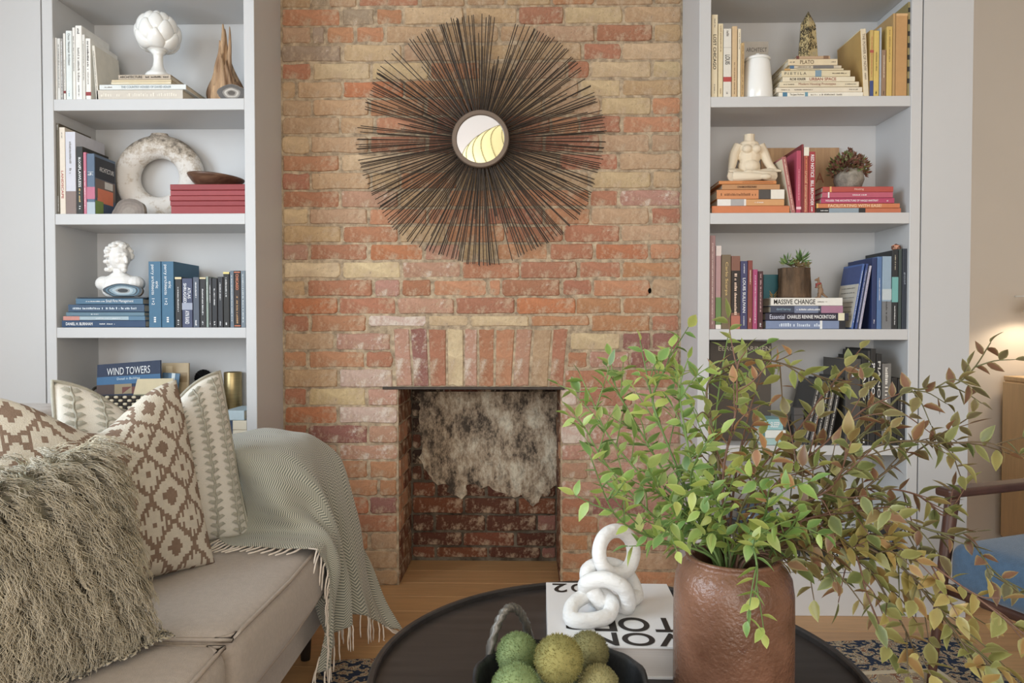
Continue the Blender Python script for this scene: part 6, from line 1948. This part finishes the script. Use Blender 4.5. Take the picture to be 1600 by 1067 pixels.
# photo pixels along each branch, and the distance of its tip
BR = [
 ([(1112, 868), (1060, 800), (1000, 740), (950, 680), (925, 625), (906, 585)], 1.22, 'g'),
 ([(1108, 870), (1050, 832), (985, 770), (940, 715), (915, 670), (898, 648)], 1.15, 'g'),
 ([(1115, 868), (1062, 780), (1010, 690), (970, 620), (948, 572)], 1.28, 'g'),
 ([(1120, 868), (1075, 770), (1030, 660), (1013, 595), (1000, 532)], 1.22, 'l'),
 ([(1030, 660), (1020, 620), (1042, 570), (1050, 542)], 1.22, 'l'),
 ([(1110, 870), (1040, 846), (1000, 832), (958, 800), (922, 712)], 1.02, 'l'),
 ([(1124, 868), (1092, 780), (1072, 680), (1062, 610), (1075, 560)], 1.12, 'g'),
 ([(1130, 868), (1120, 760), (1118, 660), (1128, 580), (1137, 528)], 1.18, 'l'),
 ([(1135, 868), (1130, 740), (1150, 640), (1152, 575), (1165, 548)], 1.10, 'm'),
 ([(1140, 868), (1150, 740), (1172, 640), (1195, 565)], 1.25, 'm'),
 ([(1140, 868), (1122, 720), (1106, 600), (1175, 562), (1250, 577), (1312, 605)], 1.14, 'm'),
 ([(1150, 868), (1185, 740), (1240, 680), (1300, 600), (1345, 545)], 1.25, 'o'),
 ([(1150, 868), (1200, 770), (1280, 700), (1350, 640), (1405, 615)], 1.12, 'r'),
 ([(1160, 868), (1250, 780), (1330, 700), (1410, 615), (1440, 608), (1492, 600), (1522, 575), (1548, 535)], 1.18, 'r'),
 ([(1160, 868), (1260, 790), (1345, 712), (1400, 690), (1480, 692), (1545, 692), (1606, 715)], 1.05, 'o'),
 ([(1160, 870), (1260, 805), (1350, 765), (1430, 772), (1475, 805), (1490, 760)], 1.15, 'o'),
 ([(1160, 871), (1280, 822), (1380, 808), (1460, 830), (1515, 845), (1555, 895), (1606, 925)], 1.00, 'r'),
 ([(1164, 871), (1290, 832), (1380, 862), (1440, 920), (1495, 985), (1560, 1045)], .92, 'y'),
 ([(1164, 871), (1280, 842), (1350, 880), (1395, 950), (1422, 1000), (1445, 1066)], .95, 'y'),
 ([(1164, 872), (1280, 852), (1400, 850), (1480, 900), (1555, 955), (1612, 1000)], .90, 'y'),
 ([(1160, 872), (1270, 832), (1332, 862), (1352, 920), (1372, 975)], 1.00, 'o'),
 ([(1144, 868, 1.085), (1163, 846, 1.05), (1177, 858, 1.018), (1183, 888, 1.004), (1181, 918, 1.0), (1173, 950, .996)], 1.0, 'l'),
 ([(1150, 872), (1205, 850), (1235, 825), (1250, 800)], .98, 'l'),
 ([(1120, 870), (1090, 800), (1080, 740), (1105, 690)], 1.0, 'g'),
 ([(1135, 870), (1160, 790), (1200, 730), (1215, 690)], 1.0, 'm'),
 ([(1155, 870), (1230, 800), (1300, 760), (1330, 690)], .98, 'o'),
 ([(1164, 872), (1300, 845), (1400, 880), (1470, 960), (1520, 1030), (1540, 1075)], .86, 'y'),
 ([(1160, 872), (1290, 810), (1380, 740), (1440, 700), (1510, 655)], 1.1, 'r'),
 ([(1128, 870), (1096, 825), (1058, 812), (1034, 838)], .99, 'l'),
 ([(1138, 870), (1128, 810), (1108, 752)], .98, 'l'),
 ([(1150, 870), (1190, 818), (1202, 762)], .97, 'l'),
 ([(1150, 872), (1235, 858), (1285, 872), (1305, 905)], .97, 'o'),
 ([(1124, 870), (1080, 815), (1030, 765), (1010, 725)], 1.05, 'g'),
 ([(1160, 870), (1250, 815), (1330, 800), (1400, 790)], .98, 'o'),
]
PAL = dict(g=('7a9434', '6a8a30', '8aa044', '587a32', '92a84c'), l=('93a83c', '84a038', 'a3b048', '74983a', '6a9444'), m=('7f8a38', '8f9440', '6c7a30', 'a0703f', '9a6a44', '848a3c'),
           o=('72743a', '5f6a32', '84703c', '7f5a3c', '667038', '8a8440'), r=('665a38', '6f4c36', '74683c', '5a5836', '80583e'), y=('9a8a3e', '8a8440', 'a8883f', '94703a', '7c7c38', 'a59348'))
leaves = []     # (branch object, matrix, length, width, fold, curl, colour)
M_STEM = mat('stem', None, .6, var=.2, vscale=40)
for bi, (px, tip, pal) in enumerate(BR):
    n = len(px)
    d0 = VY if bi != 4 else 1.16
    path = []
    for k, q_ in enumerate(px):
        t = k / (n - 1)
        path.append(at(q_[0], q_[1], q_[2] if len(q_) > 2 else d0 + (tip - d0) * t ** 1.2) - PO)
    if bi != 4: path = [Vector((path[0].x * .35, path[0].y * .35 + rp.uniform(-.02, .02), -.12)), Vector((path[0].x * .8, path[0].y + rp.uniform(-.015, .02), -.01))] + path[1:]
    P_ = catmull(path, 7)
    m = len(P_)
    for q_ in P_:                                    # stems pass over the rim, not through the wall
        rr_ = math.hypot(q_.x, q_.y)
        if .055 < rr_ < .094 and -.03 < q_.z < .006: q_.z = .006
    bm = bmesh.new()
    tube(bm, P_, [.0026 - .0017 * i / (m - 1) for i in range(m)], 6)
    todo = []
    # cumulative length
    cum = [0]
    for i in range(1, m): cum.append(cum[-1] + (P_[i] - P_[i - 1]).length)
    def sample(path_, cum_, s):
        for i in range(1, len(path_)):
            if cum_[i] >= s:
                f = (s - cum_[i - 1]) / max(1e-6, cum_[i] - cum_[i - 1])
                return path_[i - 1].lerp(path_[i], f), (path_[i] - path_[i - 1]).normalized()
        return path_[-1], (path_[-1] - path_[-2]).normalized()
    def leafy(path_, cum_, s0, step):
        s = s0; side = 1
        while s < cum_[-1] - .004:
            p, tg = sample(path_, cum_, s)
            ref = Vector((rp.uniform(-.3, .3), -1, rp.uniform(-.2, .5))).normalized()
            sd = tg.cross(ref).normalized() * side
            d = (tg * rp.uniform(.35, .8) + sd + Vector((0, 0, rp.uniform(-.25, .2))) + ref * rp.uniform(-.3, .5)).normalized()
            todo.append((p, d)); side = -side
            s += step * rp.uniform(.6, 1.3)
        p, tg = sample(path_, cum_, cum_[-1]); todo.append((p, tg))
    leafy(P_, cum, cum[-1] * (.42 if bi != 4 else .1), .021)
    nt_ = max(1, int(cum[-1] / .048))
    for q in range(nt_):
        s = cum[-1] * (.32 + .62 * (q + rp.uniform(.1, .9)) / nt_)
        p, tg = sample(P_, cum, s)
        dr = (tg + Vector((rp.uniform(-.9, .9), rp.uniform(-.7, .5), rp.uniform(-.8, .8)))).normalized()
        Lt = rp.uniform(.035, .085)
        tw = catmull([p, p + dr * Lt * .5 + Vector((0, 0, rp.uniform(-.006, .006))), p + dr * Lt + Vector((0, 0, rp.uniform(-.015, .008)))], 4)
        tube(bm, tw, [.0013 - .0006 * i / (len(tw) - 1) for i in range(len(tw))], 5)
        c2_ = [0]
        for i in range(1, len(tw)): c2_.append(c2_[-1] + (tw[i] - tw[i - 1]).length)
        leafy(tw, c2_, Lt * .3, .019)
    br_o = link('branch', bm, M_STEM, PL, A(rp.choice(('5f7a34', '54702f')) if pal in 'gl' else rp.choice(('5a4a30', '6a4a38', '5c5a34'))), smooth=True)
    for p, d in todo:
        w = p + PO
        e_ = p + d * .034
        if math.hypot(e_.x, e_.y) < .096 and e_.z < .004:      # turn leaves away from the crock
            d = (d + Vector((p.x, p.y, 0)).normalized() * 1.6).normalized()
        hx = rp.choice(PAL[pal])
        c = A(hx); k = rp.uniform(.85, 1.15)
        ln = rp.uniform(.020, .033) * (1.08 if pal in 'yo' else 1)
        leaves.append((br_o, aim(p, d, rp.uniform(-1.0, 1.0)), ln, ln * rp.uniform(.44, .58), rp.uniform(.1, .5), rp.uniform(-.1, .35), (min(.9, c[0] * k), min(.9, c[1] * k), min(.9, c[2] * k), 1), ln / (w - CAM).length))
order = sorted(range(len(leaves)), key=lambda i: -leaves[i][7])
protos = [leaf_mesh('leaf', [(Matrix.Identity(4), 1.0, wd, fo, cu, (1, 1, 1, 1))]) for wd, fo, cu in ((.46, .2, .1), (.52, .35, .2), (.5, .15, .3), (.56, .3, -.05))]
for rank, i in enumerate(order[:298]):
    b_o, mx_, ln, wd, fo, cu, col, _ = leaves[i]
    o = link('leaf', protos[rank % 4], None, b_o, col)
    o.matrix_local = mx_ @ Matrix.Scale(ln, 4)
rest = [(leaves[i][1], *leaves[i][2:6], leaves[i][6]) for i in order[298:]]
o = link('small_leaves', leaf_mesh('small_leaves', rest), None, PL, (1, 1, 1, 1)); o['kind'] = 'stuff'

# ================================================================== RUG, ARMCHAIR, CABINET, LAMP
def rug():
    t = thing('patterned_rug', 'navy and beige oriental patterned rug under the coffee table', 'rug', (0, 0, 0))
    def rug_mat(name, kind):
        m = bpy.data.materials.new(name); m.use_nodes = True
        nt = m.node_tree; N, L = nt.nodes, nt.links; b = N['Principled BSDF']; b.inputs['Roughness'].default_value = .95; b.inputs['Specular IOR Level'].default_value = .1
        tc = N.new('ShaderNodeTexCoord')
        v = N.new('ShaderNodeTexVoronoi'); v.inputs['Scale'].default_value = 8 if kind else 5; v.feature = 'F1'
        n = N.new('ShaderNodeTexNoise'); n.inputs['Scale'].default_value = 30; n.inputs['Detail'].default_value = 5
        mxv = N.new('ShaderNodeMix'); mxv.data_type = 'RGBA'; mxv.inputs['Factor'].default_value = .10
        L.new(tc.outputs['Object'], mxv.inputs['A']); L.new(n.outputs['Color'], mxv.inputs['B']); L.new(mxv.outputs['Result'], v.inputs['Vector']); L.new(tc.outputs['Object'], n.inputs['Vector'])
        s = N.new('ShaderNodeMath'); s.operation = 'SINE'; mu = N.new('ShaderNodeMath'); mu.operation = 'MULTIPLY'; mu.inputs[1].default_value = 24
        L.new(v.outputs['Distance'], mu.inputs[0]); L.new(mu.outputs[0], s.inputs[0])
        cr = N.new('ShaderNodeValToRGB'); cr.color_ramp.interpolation = 'CONSTANT'; e = cr.color_ramp.elements
        e[0].position = 0; e[0].color = A('2a3448') if kind else A('8f7f6a'); e[1].position = .42; e[1].color = A('a8946c'); k = e.new(.72); k.color = A('3a4a66'); k = e.new(.84); k.color = A('b8aa88'); k = e.new(.95); k.color = A('7a5440')
        ad = N.new('ShaderNodeMath'); ad.operation = 'MULTIPLY_ADD'; ad.inputs[1].default_value = .5; ad.inputs[2].default_value = .5; L.new(s.outputs[0], ad.inputs[0]); L.new(ad.outputs[0], cr.inputs[0])
        L.new(cr.outputs[0], b.inputs['Base Color'])
        bp = N.new('ShaderNodeBump'); bp.inputs['Strength'].default_value = .3; nn = N.new('ShaderNodeTexNoise'); nn.inputs['Scale'].default_value = 300; L.new(tc.outputs['Object'], nn.inputs['Vector']); L.new(nn.outputs['Fac'], bp.inputs['Height']); L.new(bp.outputs[0], b.inputs['Normal'])
        return m
    t.location = (-.62, 2.15, 0); t.rotation_euler = (0, 0, R(5.8))
    W_, D_ = 2.02, 2.6
    boxmesh('field', .22, W_ - .22, -D_ + .22, -.22, 0, .007, rug_mat('rug_field', 0), t)
    mb = rug_mat('rug_border', 1)
    for x0, x1, y0, y1 in ((0, W_, -.20, 0), (0, W_, -D_, -D_ + .20), (0, .20, -D_ + .20, -.20), (W_ - .20, W_, -D_ + .20, -.20)):
        boxmesh('border', x0, x1, y0, y1, 0, .007, mb, t)
    ml = mat('rug_guard', A('b5a88c'), .95)
    for x0, x1, y0, y1 in ((.20, W_ - .20, -.22, -.20), (.20, W_ - .20, -D_ + .20, -D_ + .22), (.20, .22, -D_ + .22, -.22), (W_ - .22, W_ - .20, -D_ + .22, -.22)):
        boxmesh('guard_stripe', x0, x1, y0, y1, 0, .0074, ml, t)
rug()

def armchair():
    c0 = Vector((1.186, 2.05, 0)); f = Vector((-.936, -.353, 0)); s = Vector((.353, -.936, 0))
    t = thing('armchair', 'dark wooden armchair with a blue cushioned seat beside the bookcase', 'armchair', c0)
    m = Matrix((-f, s, Vector((0, 0, 1)))).transposed().to_4x4()     # local x to the chair's back, y towards its near side
    t.matrix_world = Matrix.Translation(c0) @ m
    # the frame above is left-handed; mirror it by measuring the width along -y
    t.matrix_world = Matrix.Translation(c0) @ Matrix((-f, -s, Vector((0, 0, 1)))).transposed().to_4x4()
    wd = mat('walnut', A('5a382a', 1.2), .38, vscale=6, col2=A('3a2219', 1.2), stretch=(1, 1, 1), spec=.5)
    bl = mat('blue_wool', A('3c5a76'), .9, var=.2, vscale=60, bump=.4, bscale=300, sheen=.3)
    Wc = .56
    def rail(name, pts, r, flat=1.0):
        bm = bmesh.new(); p = catmull(pts, 5); rr_ = r if isinstance(r, list) else None
        n_ = len(p)
        rad = [r[0] + (r[1] - r[0]) * i / (n_ - 1) for i in range(n_)] if rr_ else r
        tube(bm, p, rad, 10); return link(name, bm, wd, t, smooth=True)
    for y in (0.0, -Wc):
        rail('front_leg', [(-.055, y, 0.0075), (-.02, y, .28), (.02, y, .545)], [.011, .019])
        rail('rear_leg', [(.66, y, 0.001), (.58, y, .28), (.55, y, .52)], [.011, .018])
        boxmesh('arm', -.02, .64, y - .027, y + .027, .535, .560, wd, t, .008, seg=3)
        rail('side_rail', [(-.01, y, .27), (.58, y, .24)], .014)
    rail('front_rail', [(0, 0, .275), (0, -Wc, .275)], .016)
    rail('back_rail', [(.58, 0, .245), (.58, -Wc, .245)], .016)
    roundbox('seat_cushion', -.03, .58, -Wc + .02, -.02, .285, .418, .04, bl, t, crown=.02)
    o = roundbox('back_cushion', -.06, .06, -Wc + .02, -.02, 0, .46, .04, bl, t, side=.02)
    o.location = (.62, 0, .39); o.rotation_euler = (0, R(16), 0)
    rail('back_top', [(.78, 0.0, .84), (.79, -Wc / 2, .85), (.78, -Wc, .84)], .015)
    for y in (0.0, -Wc): rail('back_post', [(.575, y, .25), (.70, y, .58), (.78, y, .84)], .014)
armchair()

def cabinet():
    x0 = at(1569, 640, FAR - .04).x
    zt = at(1570, 587, FAR - .04).z
    t = thing('oak_cabinet', 'pale oak cabinet standing against the far wall behind the armchair', 'cabinet', (x0, FAR - .04, 0))
    boxmesh('carcass', 0, .34, -1.5, 0, .04, zt - .02, M_OAKCAB, t, .002, seg=1)
    boxmesh('top', -.004, .345, -1.504, .002, zt - .02, zt, M_OAKCAB, t, .002, seg=1)
    boxmesh('plinth', .02, .33, -1.48, -.01, 0, .04, M_OAKCAB, t)
    for k in range(3):
        d = boxmesh('door', -.012, 0, -1.49 + k * .5, -1.49 + k * .5 + .485, .05, zt - .026, M_OAKCAB, t, .002, seg=1)
cabinet()

def wall_lamp():
    """reading lamp on the far wall; only the tip of its arm reaches into view"""
    p = at(1586, 463, FAR - .16)
    t = thing('wall_lamp', 'white reading lamp with a thin horizontal arm on the far wall', 'lamp', (p.x, FAR, p.z))
    wh = mat('white_lamp', A('d5d2cc'), .4)
    bm = bmesh.new(); tube(bm, [(0, -.16, 0), (.34, -.16, 0), (.34, -.01, 0)], .0035, 8); link('arm', bm, wh, t, smooth=True)
    bm = bmesh.new(); lathe_bm([(0, 0), (.03, 0), (.03, .012), (0, .012)], 24, bm); o = link('rose', bm, wh, t); o.rotation_euler = (R(90), 0, 0); o.location = (.34, 0, 0)
    o = link('shade', lathe_bm([(.072, -.07), (.05, -.02), (.02, 0), (.018, 0), (.048, -.022), (.070, -.07)], 32), wh, t, smooth=True); o.location = (.12, -.16, 0)
    l = bpy.data.lights.new('lamp_bulb', 'SPOT'); l.energy = 4.0; l.color = (1, .80, .58); l.spot_size = R(150); l.spot_blend = .6; l.shadow_soft_size = .03
    lo = bpy.data.objects.new('lamp_bulb', l); COL.objects.link(lo); lo.parent = t; lo.location = (.12, -.16, -.045)
wall_lamp()
